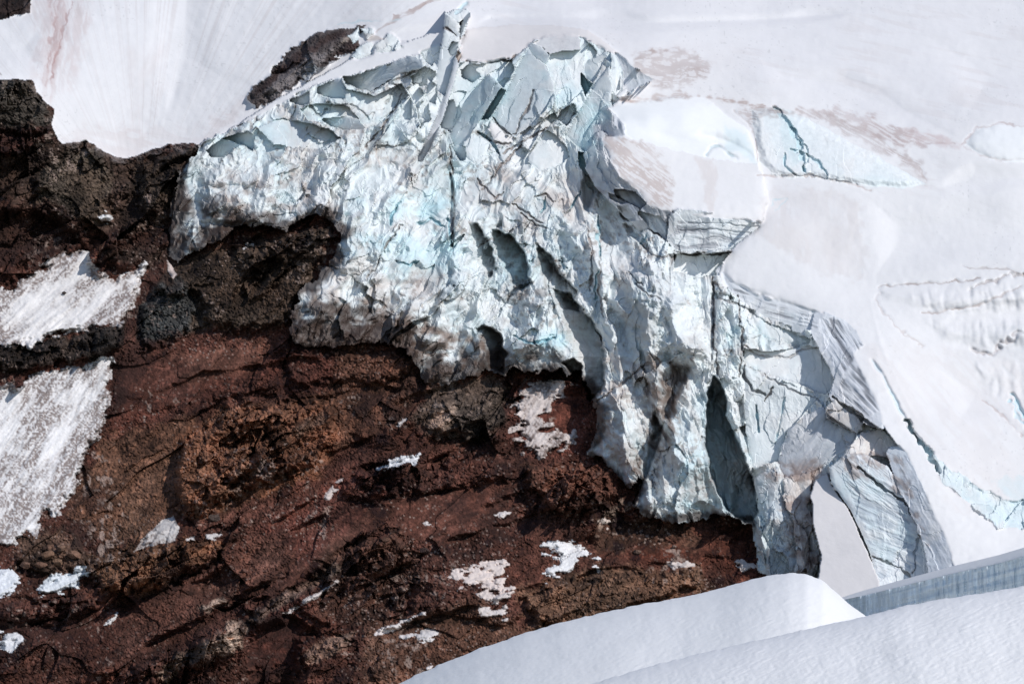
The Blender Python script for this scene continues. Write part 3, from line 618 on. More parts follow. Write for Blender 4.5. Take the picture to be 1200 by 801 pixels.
_i = reg('ice_block', 'ice', 'fluted shadowed grey ice cliff below the ripple-stained snow', 'ice block', 'ice blocks of the icefall')
rimwall([(720,61),(727,64),(742,78),(768,93),(752,100),(740,107),(730,104),(729,84)], [(720,61),(727,64),(742,78),(768,93),(742,107)], B_SNOW, 1.0, _i, GG, .4)
facet([(720,112),(733,105),(736,110),(728,116)], -8, .3, 1.1, tint=C_WHITE, ia=.1)
facet([(676,176),(690,180),(698,200),(688,206),(678,192)], 4, -.3, .3, tint=C_BLUE, ia=.3)
for p, o, gx, gu in [([(612,160),(636,140),(650,132),(655,140),(640,152),(622,176),(612,172)], -4, .4, .9), ([(655,130),(672,120),(676,132),(664,148),(652,142)], 4, -.1, .4), ([(586,176),(606,166),(616,180),(604,196),(590,192)], -2, .3, .8)]:
    facet(p, o, gx, gu, tint=LI, ia=.75)
# tall fin
fin = reg('ice_fin', 'ice', 'tall narrow ice fin with a tilted square head standing at top centre', 'ice fin')
facet([(533,58),(540,58),(540,70),(530,104),(520,136),(506,170),(501,180),(495,188),(490,190),(489,184),(497,170),(512,134),(522,104),(528,78)], -8, -.5, .55, i=fin, tint=(0.70,0.72,0.75), ia=.22, rough=.5, base=B_ICE)
facet([(521,33),(539,42),(538,54),(534,64),(530,82),(525,100),(521,112),(511,106),(511,84),(516,60)], -15, .05, .3, i=fin, tint=(0.76,0.80,0.82), ia=.25, rough=.5)
facet([(530,48),(538,50),(535,64),(528,66),(524,58)], -10, -.8, .1, i=fin, tint=GI, ia=.15, rough=.5)
facet([(522,14),(538,24),(541,42),(535,43),(520,32)], -18, -.1, .15, i=fin, tint=(0.72,0.75,0.77), ia=.1, rough=.3)
facet([(523,16),(532,12),(547,11),(551,15),(541,25),(538,27)], -17, .1, 1.5, i=fin, tint=LI, ia=.1, rough=.3)
facet([(541,25),(551,15),(551,20),(542,38),(540,42),(538,38)], -14, -1.5, .0, i=fin, tint=GI, ia=.1, rough=.3)
facet([(540,42),(546,28),(549,26),(544,40),(540,46)], -10, .3, .5, i=fin, tint=LI, ia=.1, rough=.3)
facet([(537,58),(541,66),(537,74),(534,66)], -9, .3, .4, i=fin, tint=C_TAN, ia=.2, rough=.3)
crack([(521,32),(530,36),(536,41)], 1.4, 4, (0.2,0.16,0.15))

# right-hand wall, shelves and bank
f_shelf = tps([(705,163,150),(735,157,160),(800,172,165),(885,192,165),(712,184,122),(727,206,108),(747,222,95),(758,238,82),(795,251,75),(840,256,78),(893,262,90),(898,215,140),(800,215,118),(850,230,112)])
bank = reg('snow_bank', 'snow', 'smooth blue-white snow bank with a curved grey hollow on the right', 'snow bank', smooth=True)
def SB(x, y, o=0): return (x, y, float(B_SNOW[np.searchsorted(AY, y), np.searchsorted(AX, x)])+o)
f_bank = tps([SB(714,128,-2),SB(740,117,-1),SB(760,115,-1),SB(800,111,-1),SB(835,118,-1),SB(850,132,-1),SB(878,153,-2),(888,192,172),(733,152,170),(768,171,171),(790,176,173),(830,184,175),(800,140,195),(845,160,192),(760,140,183),(870,175,180),(820,165,180)])
_sl, _dd, _t = polyline([(733,152),(768,171),(790,177),(830,184),(886,192)], 60, 0)
BANK = f_bank(X[600*0:, :][:1, :1], Y[:1, :1])*0+np.zeros_like(X)
BANK[_sl] = f_bank(X[_sl], Y[_sl]); _k = sstep(2, 18, _dd); BANK[_sl] = f_shelf(X[_sl], Y[_sl])*(1-_k)+BANK[_sl]*_k+1.0
region(bank, [(714,128),(730,122),(760,119),(800,113),(822,113),(835,120),(848,132),(862,142),(876,152),(886,172),(888,192),(888,200),(860,198),(830,192),(790,184),(765,178),(742,170),(733,160),(722,138)], BANK, 1, (0, 0, .4), C_WHITE)
hollow([(805,160),(820,150),(840,150),(862,158),(886,178),(888,192),(862,180),(840,174)], 12, 18, 1)
crack([(828,182),(834,172),(842,171),(862,186)], 2.0, 6, (0.5,0.6,0.64)); 
rimwall([(714,128),(722,136),(733,149),(732,156),(718,160),(706,161),(704,174),(702,190),(693,186),(690,166),(698,152)], [(714,128),(722,136),(733,149),(733,156)], f_bank, 1.1, None, GG, .45)
wall = reg('ice_wall', 'ice', 'dark banded ice wall dropping from the edge of the pink snow shelf', 'ice wall')
rimwall([(704,160),(712,182),(726,206),(746,222),(758,238),(792,251),(796,256),(790,290),(776,278),(757,268),(742,254),(730,242),(716,228),(704,214),(694,196),(690,182),(698,176)], [(705,162),(712,184),(726,206),(746,222),(758,238),(796,251)], lambda x, y: f_shelf(np.clip(x, 700, 900), np.clip(y, 160, 258)), 1.35, wall, (0.56,0.58,0.62), .5, off=7)  # darker grey tint adds painted shade to this left-facing wall
facet([(720,222),(745,224),(757,238),(750,246),(735,236),(722,230)], -14, -.5, .4, i=wall, tint=GG, ia=.25)
hollow([(711,224),(722,228),(737,238),(728,240),(714,234)], 22, 3); hollow([(722,240),(736,240),(746,258),(736,262),(726,254)], 24, 4); hollow([(728,262),(735,258),(752,278),(748,285),(736,276)], 16, 4)
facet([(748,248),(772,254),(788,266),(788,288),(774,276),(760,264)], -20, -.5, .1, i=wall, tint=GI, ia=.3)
sl, d = inside([(690,250),(728,262),(752,292),(786,318),(812,356),(790,380),(750,350),(712,310),(694,286)], 4); D[sl] += sstep(0, 26, d)*(-.75)*(X[sl]-752); lerp_tint(sl, sstep(-6, 20, d)*.35, GG)  # grey blend paints extra shade on this left-facing slope
crack([(752,285),(764,298),(775,305),(785,300)], 1.4, 4); crack([(757,276),(752,285)], 2, 6, C_BLUE)
shelf = reg('snow_shelf', 'snow', 'broad pink-stained snow shelf overhanging the dark banded ice wall', 'snow ledge', smooth=True)
region(shelf, [(705,163),(718,160),(735,157),(746,165),(768,171),(800,178),(830,185),(862,190),(888,192),(896,215),(900,236),(893,261),(870,257),(840,256),(796,251),(770,244),(758,238),(746,222),(726,206),(718,192),(712,182)], f_shelf, 1.6, (0, 0, .8), C_SNOW, dome=6*np.maximum(sstep(195, 225, Y), sstep(735, 712, X)).astype(np.float32), domew=5)
_i = reg('ice_block', 'ice', 'square ice block with level grey layers below the snow shelf', 'ice block', 'ice blocks of the icefall')
rimwall([(791,256),(797,251),(840,256),(892,261),(890,268),(872,280),(858,292),(790,294),(789,276)], [(797,251),(840,256),(893,261)], lambda x, y: f_shelf(x, y*0+255), .12, _i, (0.76,0.79,0.81), .2, off=7)
_i = reg('ice_block', 'ice', 'lower white ice block beneath the level crack on the right', 'ice block', 'ice blocks of the icefall')
rimwall([(789,297),(856,296),(846,306),(842,322),(820,326),(806,322),(790,318)], [(789,294),(858,294)], lambda x, y: f_shelf(x, y*0+255), -.35, _i, LI, .2, off=11)
crack([(788,296),(805,298),(820,296),(838,298),(856,296)], 2.2, 8, (0.14,0.12,0.12), .9); crack([(797,270),(830,269),(880,271)], 1.0, 2, (0.4,0.42,0.45), .6); crack([(806,260),(850,262),(888,264)], .9, 2, (0.4,0.42,0.45), .5)
hollow([(784,298),(794,296),(792,304),(786,312)], 22, 3, tint=(0.15,0.12,0.12))

# pinkish promontory and its banded rim
prom = reg('snow_terrace', 'snow', 'wide pinkish snow terrace with a curved layered rim right of centre', 'snow ledge', smooth=True)
f_prom = tps([(850,320,44),(862,290,70),(892,264,92),(900,236,120),(1010,235,150),(1012,330,60),(880,345,22),(930,360,8),(965,371,-2),(1005,372,15),(950,300,70),(1012,300,88)])
KP = np.maximum(sstep(925, 985, X), sstep(275, 240, Y)); KS = np.clip(f_prom(np.clip(X, 700, 1200), np.clip(Y, 150, 500)), -200, 400)*(1-KP)+B_SNOW*KP
region(prom, [(848,320),(850,308),(860,290),(892,264),(898,250),(902,236),(930,228),(975,226),(1010,232),(1016,300),(1018,340),(1010,372),(1000,384),(985,374),(966,368),(962,370),(930,358),(880,344),(856,332)], KS, 1.8, (0, 0, .8), C_SNOW, dome=7*(1-KP), domew=5)
rimwall([(846,318),(858,330),(882,342),(930,357),(966,368),(958,388),(940,384),(905,374),(880,362),(862,346),(848,334)], [(846,320),(858,332),(882,345),(930,359),(966,370)], lambda x, y: f_prom(x, y), .6, None, (0.76,0.78,0.81), .15, off=7)
crack([(838,330),(845,342),(842,352),(866,356),(884,368),(905,386),(930,396),(942,398)], 2.4, 5, (0.3,0.28,0.28), .7)
hollow([(836,338),(852,342),(864,350),(850,354),(838,350)], 10, 3)
facet([(880,368),(905,380),(950,398),(945,404),(915,402),(890,392)], -6, .1, .5, tint=LI, ia=.4)
facet([(872,408),(905,412),(950,404),(968,408),(978,432),(984,446),(968,462),(930,448),(900,440),(872,426)], -6, .02, .5, tint=(0.80,0.82,0.83), ia=.12)
facet([(872,428),(900,440),(930,450),(962,464),(940,486),(922,510),(912,540),(880,548),(874,500)], -4, -.02, .28, tint=(0.76,0.80,0.81), ia=.25)
crack([(872,406),(890,418),(905,420),(925,418),(940,410),(955,408)], 1.6, 3, (0.42,0.35,0.32), .7); crack([(870,408),(872,440),(882,456),(896,462)], 2.4, 6, (0.25,0.24,0.24)); crack([(878,430),(910,448),(930,458),(960,468)], 1.5, 3, (0.4,0.38,0.38))
crack([(886,475),(889,505)], 2.2, 7, C_BLUE, .8, .3); crack([(920,465),(915,490),(908,520)], 1.4, 3, C_BLUE, .6, .4)
curl = reg('ice_prow', 'ice', 'curved grey-striped ice prow jutting out above the bright ice face', 'ice prow')
rimwall([(961,371),(968,366),(986,373),(1003,386),(1012,404),(1003,412),(992,428),(986,446),(978,428),(966,406),(957,388)], [(968,366),(986,373),(1003,386),(1012,404),(1003,414)], B_SNOW, .55, curl, (0.76,0.78,0.82), .1, .8)
rimwall([(988,434),(1000,412),(1014,440),(1028,466),(1034,482),(1032,496),(1018,492),(1000,478),(978,464),(984,448)], [(1000,412),(1014,440),(1028,466),(1034,484),(1034,496)], B_SNOW, .55, None, (0.77,0.78,0.82), .1)
serac('brown-edged layered ice ledge below the curved striped prow', [(968,478),(978,466),(1000,478),(1014,490),(1010,502),(1000,506),(984,498),(968,490)], -36, -.1, .35, tint=(0.66,0.62,0.60), ia=.3)
crack([(976,464),(992,478),(1014,494),(1030,502),(1052,524)], 2.6, 8, (0.12,0.11,0.11), .85); crack([(966,482),(984,498),(1004,508),(1012,505)], 2.2, 6, (0.2,0.17,0.16))
serac('smooth grey ice dome below the layered ledge', [(916,524),(925,502),(944,486),(966,476),(968,490),(984,500),(1004,508),(1002,518),(986,532),(962,546),(936,562),(920,562),(912,542)], -14, -.3, .35, tint=(0.70,0.71,0.74), ia=.22, curve=(.003, .002))
facet([(1008,508),(1030,500),(1056,524),(1062,532),(1046,536),(1022,532),(1004,536),(985,545),(990,530)], -26, .1, .7, tint=(0.74,0.70,0.68), ia=.45)
lay = serac('big blue-grey layered ice face with a dark jagged crack at lower right', [(972,548),(990,532),(1012,532),(1040,546),(1058,572),(1074,606),(1088,640),(1094,668),(1060,690),(1030,690),(1018,645),(996,596),(974,566)], -40, -.15, .35, tint=(0.78,0.81,0.84), ia=.16, rough=.8)
crack([(1006,548),(1022,560),(1040,574),(1056,584),(1070,604),(1082,616)], 2.6, 9, (0.2,0.17,0.16), .85); crack([(1070,576),(1076,600),(1088,640),(1094,664)], 2.6, 8, (0.24,0.2,0.18), .8); crack([(1078,625),(1072,650),(1070,672)], 1.6, 4, (0.4,0.34,0.32), .6)
crack([(1022,652),(1040,660),(1058,668),(1068,676)], 1.6, 4, (0.3,0.25,0.22), .8)
rimwall([(1046,530),(1062,526),(1078,560),(1094,596),(1110,630),(1122,664),(1096,676),(1090,640),(1078,606),(1060,572)], [(1062,526),(1078,560),(1094,596),(1110,630),(1122,666)], B_SNOW, .7, None, (0.74,0.77,0.82), .16)
facet([(916,560),(936,556),(950,556),(948,590),(956,620),(962,650),(950,676),(932,672),(934,640),(918,600)], -12, .1, .35, tint=(0.80,0.76,0.73), ia=1.1, rough=3)
ramp = reg('snow_ramp', 'snow', 'narrow pinkish snow ramp wedged between dirty ledges and the layered ice face', 'snow ramp', smooth=True)
f_ramp = tps([(960,556,-75),(990,592,-110),(1016,642,-160),(1032,690,-205),(985,705,-215),(955,650,-160),(948,600,-115)])
region(ramp, [(950,580),(956,562),(968,555),(976,570),(996,600),(1014,640),(1030,680),(1036,720),(960,720),(958,690),(962,650),(954,620)], f_ramp, 1, (0, 0, .6), C_PINK, off=-58)
facet([(884,560),(912,545),(916,580),(930,612),(934,650),(930,690),(905,690),(900,640),(890,600)], -4, -.3, .1, tint=GI, ia=1.0)

# right glacier slope: crevasses, buckles
rs = reg('snow_slope', 'snow', 'steep bright snow rib right of the striped ice prow with ragged blue edge', 'snow rib', smooth=True)
f_rs = tps([(1000,415,-48),(1012,405,-42),(1030,422,-40),(1060,470,-75),(1090,535,-125),(1140,590,-170),(1200,642,-205),(1200,720,-280),(1120,664,-215),(1092,596,-150),(1076,560,-122),(1046,500,-90),(1030,480,-78),(1016,450,-66),(1110,720,-270)])
region(rs, [(1000,415),(1006,406),(1016,406),(1024,420),(1038,446),(1060,490),(1076,516),(1096,538),(1104,552),(1130,570),(1160,592),(1200,630),(1400,801),(1120,740),(1118,664),(1108,630),(1092,596),(1078,562),(1062,530),(1052,522),(1032,494),(1032,480),(1024,464),(1012,440)], B_SNOW, .8, (0, 0, .9), C_SNOW)
crack([(1022,422),(1034,440),(1048,466),(1060,490),(1076,516)], 2.0, 6, (0.64,0.77,0.82), .8, .9); crack([(1062,494),(1078,516),(1092,536),(1102,552)], 5.0, 16, (0.56,0.74,0.79), .9, 1.2, False)
region(ICE, [(1092,530),(1104,540),(1120,552),(1150,570),(1180,586),(1200,604),(1200,644),(1170,618),(1140,594),(1112,570),(1098,552)], B_SNOW, 2.5, (0, .28, .3), (0.74,0.83,0.86), off=2, soft=6)
for k, (a, b) in enumerate([((1110,562),(1140,596)), ((1150,590),(1172,610)), ((1128,580),(1150,600)), ((1165,560),(1190,600))]):
    paint([a, (a[0]+16, a[1]-2), (b[0]+14, b[1]), b], (0.62,0.76,0.80), .55, 6, 6)

# ------------------------------------------------------------------ 7. blue crevasses and buckled ice in the right snowfield
bl = reg('ice_block', 'ice', 'bright wedge of ice with a blue crevasse below stained snow at upper right', 'ice block', 'ice blocks of the icefall')
region(bl, [(880,128),(905,126),(925,128),(950,140),(985,160),(1020,178),(1060,200),(1086,216),(1060,220),(1020,218),(985,214),(950,208),(925,210),(905,205),(890,190),(884,160)], B_SNOW, 1.4, (0, .05, .4), (0.84,0.87,0.88), off=-7, soft=9)
crack([(908,127),(920,138),(930,155),(938,172),(944,200)], 4.2, 7, (0.52,0.72,0.78), .9, 1.2); crack([(919,180),(920,196),(932,206)], 1.8, 5, C_BLUE, .8, .6); crack([(926,178),(944,180),(962,192),(970,208)], 2.6, 5, (0.6,0.76,0.81), .8, 1.2); crack([(928,150),(940,165),(946,182),(942,200)], 3, 5, (0.6,0.78,0.83), .7, 1.4)
for p in [[(912,140),(926,140),(944,180),(930,190),(918,165)], [(850,150),(876,160),(884,190),(850,176)]]:
    paint(p, (0.66,0.78,0.81), .6, 10, 5)
paint([(1004,208),(1040,206),(1070,215),(1020,220)], (0.72,0.83,0.86), .4, 14, 4)
mound = reg('snow_mound', 'snow', 'rounded bright snow mound at the right edge below the upper snowfield', 'snow mound', smooth=True)
region(mound, [(1131,170),(1138,158),(1150,150),(1165,146),(1185,148),(1200,152),(1200,186),(1180,190),(1160,186),(1142,178)], B_SNOW, 1, (0, 0, .6), C_WHITE, off=2, dome=12, domew=9)
# stains of dust on the snow (ripples, lines)
def dust(poly, a=.4, col=C_PINK, soft=18, rough=6, deg=10, st=4, sz=8, thr=0.0, sharp=.25):
    sl, d = inside(poly, rough)
    n = sstep(thr-sharp, thr+sharp*1.3, ridged(*rot(X[sl]+5*EDGE2[sl], Y[sl]+5*EDGE2[sl], deg, st, 1), sz, 4, 9))
    lerp_tint(sl, sstep(-soft/2, soft/2, d+6*fbm(X[sl], Y[sl], 14, 3, 5))*a*.95*(0.3+0.7*n)*(.6+.4*sstep(-.3, .25, fbm(*rot(X[sl], Y[sl], deg, 3, 1), 16, 3, 11))), col)
dust([(748,62),(780,58),(815,66),(835,80),(828,92),(800,100),(775,104),(752,92),(742,76)], 1.0, (0.40,0.31,0.29), 10, 6, 4, 4, 2.8, .1, .2)
dust([(700,40),(860,52),(905,110),(880,128),(740,118),(745,70)], .35, C_PINK, 20, 8, 5, 5, 9)
dust([(716,118),(760,112),(830,112),(900,124),(960,140),(900,130),(820,114),(740,122)], .9, (0.46,0.36,0.33), 4, 3, 4, 7, 2.6, .1, .2)
dust([(860,126),(905,126),(912,138),(880,142)], .9, (0.42,0.33,0.31), 6, 4, 12, 4, 2.6, .1, .2)
dust([(950,128),(990,126),(1040,146),(1080,160),(1085,172),(1060,176),(1010,150)], .8, (0.48,0.38,0.37), 8, 5, 24, 6, 2.6, .1, .2)
dust([(920,130),(960,142),(1030,176),(1085,214),(1080,195),(1030,160),(970,130)], .8, (0.50,0.43,0.42), 8, 5, 30, 12, 2.6, .05, .2)
dust([(1060,150),(1090,158),(1128,168),(1124,174),(1090,168),(1064,164)], .55, (0.56,0.42,0.41), 8, 4, 15, 3, 5)
dust([(705,162),(735,158),(775,180),(790,225),(785,245),(758,238),(726,206)], .75, (0.50,0.41,0.38), 8, 5, 38, 5, 2.8, .15, .18)
dust([(815,183),(835,186),(840,250),(830,252)], .35, (0.62,0.53,0.50), 6, 3, 88, 4, 9, -.3); dust([(880,275),(900,222),(950,218),(1010,232),(1014,330),(960,320)], .5, (0.68,0.63,0.62), 8, 6, 85, 4, 12, -.3)
dust([(60,0),(85,0),(78,40),(62,100),(50,95),(58,40)], .8, (0.48,0.33,0.32), 9, 5, 98, 8, 4, .15, .12); dust([(40,0),(110,0),(100,60),(60,130),(40,90)], .5, (0.58,0.47,0.46), 20, 8, 95, 8, 5, .1, .15)
dust([(70,170),(100,150),(160,150),(240,148),(280,120),(292,112),(292,128),(240,168),(150,188),(100,168)], .45, (0.60,0.52,0.51), 14, 6, 15, 3, 8, 0)
dust([(150,60),(200,50),(190,100),(170,150),(150,150)], .25, (0.62,0.54,0.53), 20, 6, 110, 5, 9)
stk = sstep(.05, .45, fbm((X-165)/np.clip(0.22+(200-Y)/290.0, .15, 9)/1.3, Y/110.0, 2.2, 4, 9)); mk = (ID == SNOWF)*mleft*(.5+.5*sstep(-.2, .3, fbm(X, Y, 60, 3, 8)))
TINT[:] = TINT*(1-(.33*stk*mk)[..., None])+np.array((.56, .50, .49), np.float32)*(.33*stk*mk)[..., None]
stk = sstep(.1, .45, fbm(*rot(X, Y, 12, 9, 1), 6, 4, 12)); mk = np.isin(ID, [SNOWF, GLR])*(1-mleft)*sstep(-.1, .4, fbm(X, Y, 90, 3, 2))
TINT[:] = TINT*(1-(.22*stk*mk)[..., None])+np.array((.60, .54, .53), np.float32)*(.22*stk*mk)[..., None]
dots = sstep(.88, .96, vnoise(X/2.2, Y/2.2, 4)*.5+.5)*sstep(.0, .3, fbm(X, Y, 70, 3, 6))*np.isin(ID, [SNOWF, GLR])
TINT[:] = TINT*(1-.3*dots[..., None])+.12*dots[..., None]
crack([(84,0),(74,30),(68,60),(56,100)], 1.3, .6, (0.42,0.27,0.26), .75, 1.6, False); crack([(72,0),(62,34),(54,80)], 1.0, .5, (0.48,0.34,0.33), .6, 1.6, False)
crack([(0,87),(1,88)], 1, 0)
crack([(440,36),(462,20),(490,8),(515,1)], 2.6, .6, (0.36,0.24,0.21), .6, 1.0); crack([(455,26),(480,16),(500,6)], 1.2, .5, (0.45,0.34,0.31), .6)
crack([(860,128),(878,145),(886,170),(888,190)], 1.2, 2, (0.5,0.42,0.4), .5)
crack([(1010,148),(1040,170),(1075,195),(1085,214)], 1.2, 1, (0.5,0.42,0.4), .5); crack([(1070,162),(1080,170),(1120,168)], 1.2, 1, (0.5,0.4,0.4), .5)
crack([(888,205),(910,208),(950,206),(1000,216),(1020,222)], 1.8, 2, (0.50,0.40,0.37), .55, 1.2, rag=.6); crack([(1128,168),(1145,152),(1170,146),(1200,149)], 1.5, 1.5, (0.52,0.43,0.42), .6, 1.2, rag=.6); crack([(1130,170),(1150,182),(1172,188),(1200,188)], 1.4, 1, (0.62,0.56,0.55), .5, 1.2, rag=.6)
crack([(1028,335),(1060,333),(1085,334),(1110,330),(1135,326),(1146,322)], 1.8, 3, (0.36,0.29,0.27), .7, 1.6, rag=.6); crack([(1082,366),(1100,367),(1130,360),(1170,350),(1200,335)], 1.8, 3, (0.46,0.38,0.35), .65, 1.4, rag=.6)
crack([(1030,340),(1028,355),(1040,370),(1060,390),(1080,405)], 1.6, 2, (0.55,0.47,0.45), .5, 1.8, rag=.6); crack([(1136,336),(1150,330),(1170,334),(1186,325),(1200,322)], 2.4, 5, (0.38,0.33,0.32), .6, 2.5, rag=.6)
crack([(1136,414),(1155,414),(1172,406),(1190,396),(1210,388)], 2.6, 5, (0.40,0.34,0.33), .6, 2.5, rag=.6); crack([(1150,470),(1175,488),(1200,508)], 1.4, 2, (0.52,0.42,0.40), .6, 1.2, rag=.6); crack([(1128,308),(1140,312),(1170,316),(1200,322)], 1.2, 1.5, (0.46,0.4,0.39), .6, 1.2, rag=.6)
crack([(904,240),(906,232),(922,232),(908,246)], .7, 1, C_BLUE, .5)
dust([(1010,410),(1040,400),(1200,560),(1200,640),(1120,600)], .35, (0.70,0.65,0.64), 20, 8, 48, 4, 9, 0)
dust([(1120,395),(1160,380),(1200,360),(1200,410),(1150,420)], .3, (0.6,0.62,0.65), 14, 6, -20, 2, 5)
for p in [[(1040,342),(1100,372),(1200,345),(1200,300),(1100,330)], [(1075,372),(1200,350),(1200,400),(1140,415),(1100,405)], [(1130,420),(1200,398),(1200,510),(1150,470)]]:
    sl, d = inside(p, 3); D[sl] += sstep(0, 12, d)*(2.2*ridged(*rot(X[sl]+6*EDGE2[sl], Y[sl], 82, 4, 1), 9, 3, 5)-5*sstep(0, 26, d))
crack([(1188,462),(1194,474),(1200,488)], 4, 8, (.55,.74,.8), .8, 1.5); crack([(1186,470),(1196,492),(1206,505)], 2.5, 6, (.5,.7,.77), .7, 2)
sl, d = inside([(1080,322),(1200,310),(1200,420),(1130,415),(1060,370)], 6); D[sl] += sstep(0, 20, d)*3.0*ridged(*rot(X[sl], Y[sl], -20, 2.5, 1), 22, 4, 5)
crack([(548,4),(540,12),(534,16)], 2.4, 6, (0.55,0.70,0.75), .8); crack([(395,30),(420,24),(470,22)], 1.0, 1, (0.55,0.68,0.72), .6)
# broken ice near the nunatak
for p, o, gx, gu in [([(408,42),(420,32),(422,46),(414,50)], -8, .2, .6), ([(424,34),(438,32),(440,40),(430,46)], -8, .3, .7), ([(412,66),(424,52),(440,50),(436,62),(420,70)], -7, .1, .5), ([(438,52),(456,38),(466,44),(472,56),(455,62),(440,62)], -7, .2, .8)]:
    facet(p, o, gx, gu, tint=LI, ia=.5, base=B_SNOW, i=ICE)
paint([(425,38),(455,44),(450,50),(428,46)], C_TAN, .6, 3, 2)

# ------------------------------------------------------------------ 8. ice relief
iceN = np.zeros_like(D)
def icerel(dg, sd_):
    a1, b1, q1 = facets(X+8*EDGE2, Y+3*EDGE, 52, dg, 2.2, sd_, 1.0, 0.5, .45)
    a2, b2, q2 = facets(X+5*EDGE2, Y+3*EDGE, 23, dg+6, 1.9, sd_+1, 1.0, 0.6, .5)
    a3, b3, q3 = facets(X+1.5*EDGE, Y, 10, dg-8, 1.7, sd_+3, 1.15, 0.8, .5)
    a4, b4, q4 = facets(X, Y, 4.6, dg-30, 1.4, sd_+4, 1.1, 0.9)
    n = 0.5*a1+0.62*a2+0.30*a3+0.17*a4
    n = n-11*ridged(*rot(X+6*EDGE2, Y, dg+4, 4.5, 1), 34, 5, sd_+2, .42)-1.4*ridged(*rot(X, Y, dg-14, 2.4, 1), 10, 4, sd_+6, .55)
    return n, b2, b3, q2
nL, b2L, b3L, q2 = icerel(118, 5); nR, b2R, b3R, _q = icerel(80, 8)
iceN = nL*(1-wx)+nR*wx; b2 = np.where(wx < .5, b2L, b2R); b3 = np.where(wx < .5, b3L, b3R)
gm = sstep(.0, .35, fbm(X, Y, 45, 3, 4))
iceN += gm*(1.8*np.exp(-b2*22)+1.0*np.exp(-b3*14))+1.2*fbm(X, Y, 8, 3, 3)
calm = 0.22+0.8*sstep(-.3, .3, fbm(X, Y, 48, 3, 5))
D += IA*calm*iceN
D += np.where(np.isin(ID, [SNOWF, GLR]), .3, 1.0)*SA*(0.9*fbm(X, Y, 20, 4, 5)+0.2*fbm(X, Y, 4, 2, 6)+.35*ridged(*rot(X, Y, 15, 1.8, 1), 7, 3, 2))
# sagging, rounded snow: even out the small steps between neighbouring snow bodies
_sm = np.isin(ID, [k for k in OBJ if OBJ[k]['smooth']])
for _ in range(2):
    B = D.copy(); mx = D.copy(); mn = D.copy()
    acc = np.zeros_like(D[1:-1, 1:-1])
    for dj in (0, 1, 2):
        for di in (0, 1, 2):
            q = D[dj:dj+NYg-2, di:di+NXg-2]; acc += q
            mx[1:-1, 1:-1] = np.maximum(mx[1:-1, 1:-1], q); mn[1:-1, 1:-1] = np.minimum(mn[1:-1, 1:-1], q)
    ok = _sm[1:-1, 1:-1] & ((mx-mn)[1:-1, 1:-1] < 15)
    D[1:-1, 1:-1] = np.where(ok, acc/9.0, D[1:-1, 1:-1])
# ice colour: bluer and greyer bodies of ice, dust in hollows and cracks
isice = np.isin(ID, [k for k in OBJ if OBJ[k]['mat'] == 'ice'])
k = isice*np.clip(IA, 0, 1)
nb = sstep(-.05, .4, fbm(*rot(X, Y, 70, 2, 1), 48, 3, 6)+.15*(q2[0]-.5))*(0.35+0.65*k)*isice
TINT[:] = TINT*(1-.42*nb[..., None])+np.array((0.58,0.71,0.75), np.float32)*.42*nb[..., None]
for p, a in [([(420,235),(480,225),(545,250),(540,320),(470,330),(430,290)], .6), ([(595,385),(640,378),(674,395),(668,428),(610,428)], .8), ([(684,130),(712,120),(712,160),(700,205),(680,200),(672,170)], .7), ([(548,90),(600,75),(600,120),(560,170),(530,165)], .45),
             ([(640,70),(700,70),(690,120),(640,140)], .4), ([(480,180),(540,180),(545,250),(490,250)], .5), ([(240,165),(400,100),(470,130),(400,170),(260,190)], .35), ([(835,340),(900,370),(890,430),(850,430)], .45), ([(700,480),(740,470),(750,550),(715,540)], .35),
             ([(770,540),(840,520),(855,600),(780,605)], .4), ([(975,560),(1030,550),(1080,640),(1060,680),(1020,650)], .35), ([(560,290),(620,270),(640,300),(640,360),(570,360)], .3)]:
    sl, d = inside(p, 8); lerp_tint(sl, sstep(-12, 16, d)*a*isice[sl]*sstep(-.5, .3, fbm(X[sl], Y[sl], 22, 4, 5)), (0.56,0.78,0.83))
nw = sstep(.05, .4, fbm(X, Y, 26, 4, 9))*isice*.5
TINT[:] = TINT*(1-nw[..., None])+np.array((0.84,0.83,0.82), np.float32)*nw[..., None]
nd = (np.exp(-b2*22)*.55+np.exp(-b3*14)*.3)*sstep(-.1, .3, fbm(X, Y, 30, 3, 11))*k
nd *= .5+gm*.6
nd += sstep(.12, .45, fbm(*rot(X, Y, 60, 2.5, 1), 24, 5, 1))*.35*k
nd = np.clip(nd, 0, .7)[..., None]
TINT[:] = TINT*(1-nd)+np.array((0.46,0.38,0.34), np.float32)*nd
def grime(poly, a=.8, col=(0.115,0.078,0.062), soft=20, rough=8, deg=0, st=1.6, sz=9, thr=.0):
    sl, d = inside(poly, rough); n = sstep(thr-.3, thr+.35, fbm(*rot(X[sl], Y[sl], deg, st, 1), sz, 4, 7)+.15*ridged(X[sl], Y[sl], 6, 3, 2))
    m = sstep(-soft/2, soft/2, d)*a*n*isice[sl]; lerp_tint(sl, m, col)
grime([(345,405),(342,375),(365,350),(400,352),(440,360),(470,385),(484,410),(480,440),(400,410)], .9, thr=-.15)
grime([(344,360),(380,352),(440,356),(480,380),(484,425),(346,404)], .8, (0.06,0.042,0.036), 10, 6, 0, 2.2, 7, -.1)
grime([(345,385),(400,380),(440,385),(470,400),(440,406),(346,404)], .9, (0.15,0.12,0.11), 8, 4, 0, 3, 6, -.3)
grime([(430,358),(500,372),(560,392),(592,440),(500,450),(480,410)], .85, (0.24,0.165,0.13), thr=-.05)
grime([(205,215),(300,200),(400,225),(400,270),(300,265),(200,300)], .5, (0.28,0.20,0.17), thr=.12); grime([(200,240),(262,235),(262,290),(200,305)], .9, (0.05,0.04,0.036), thr=-.0)
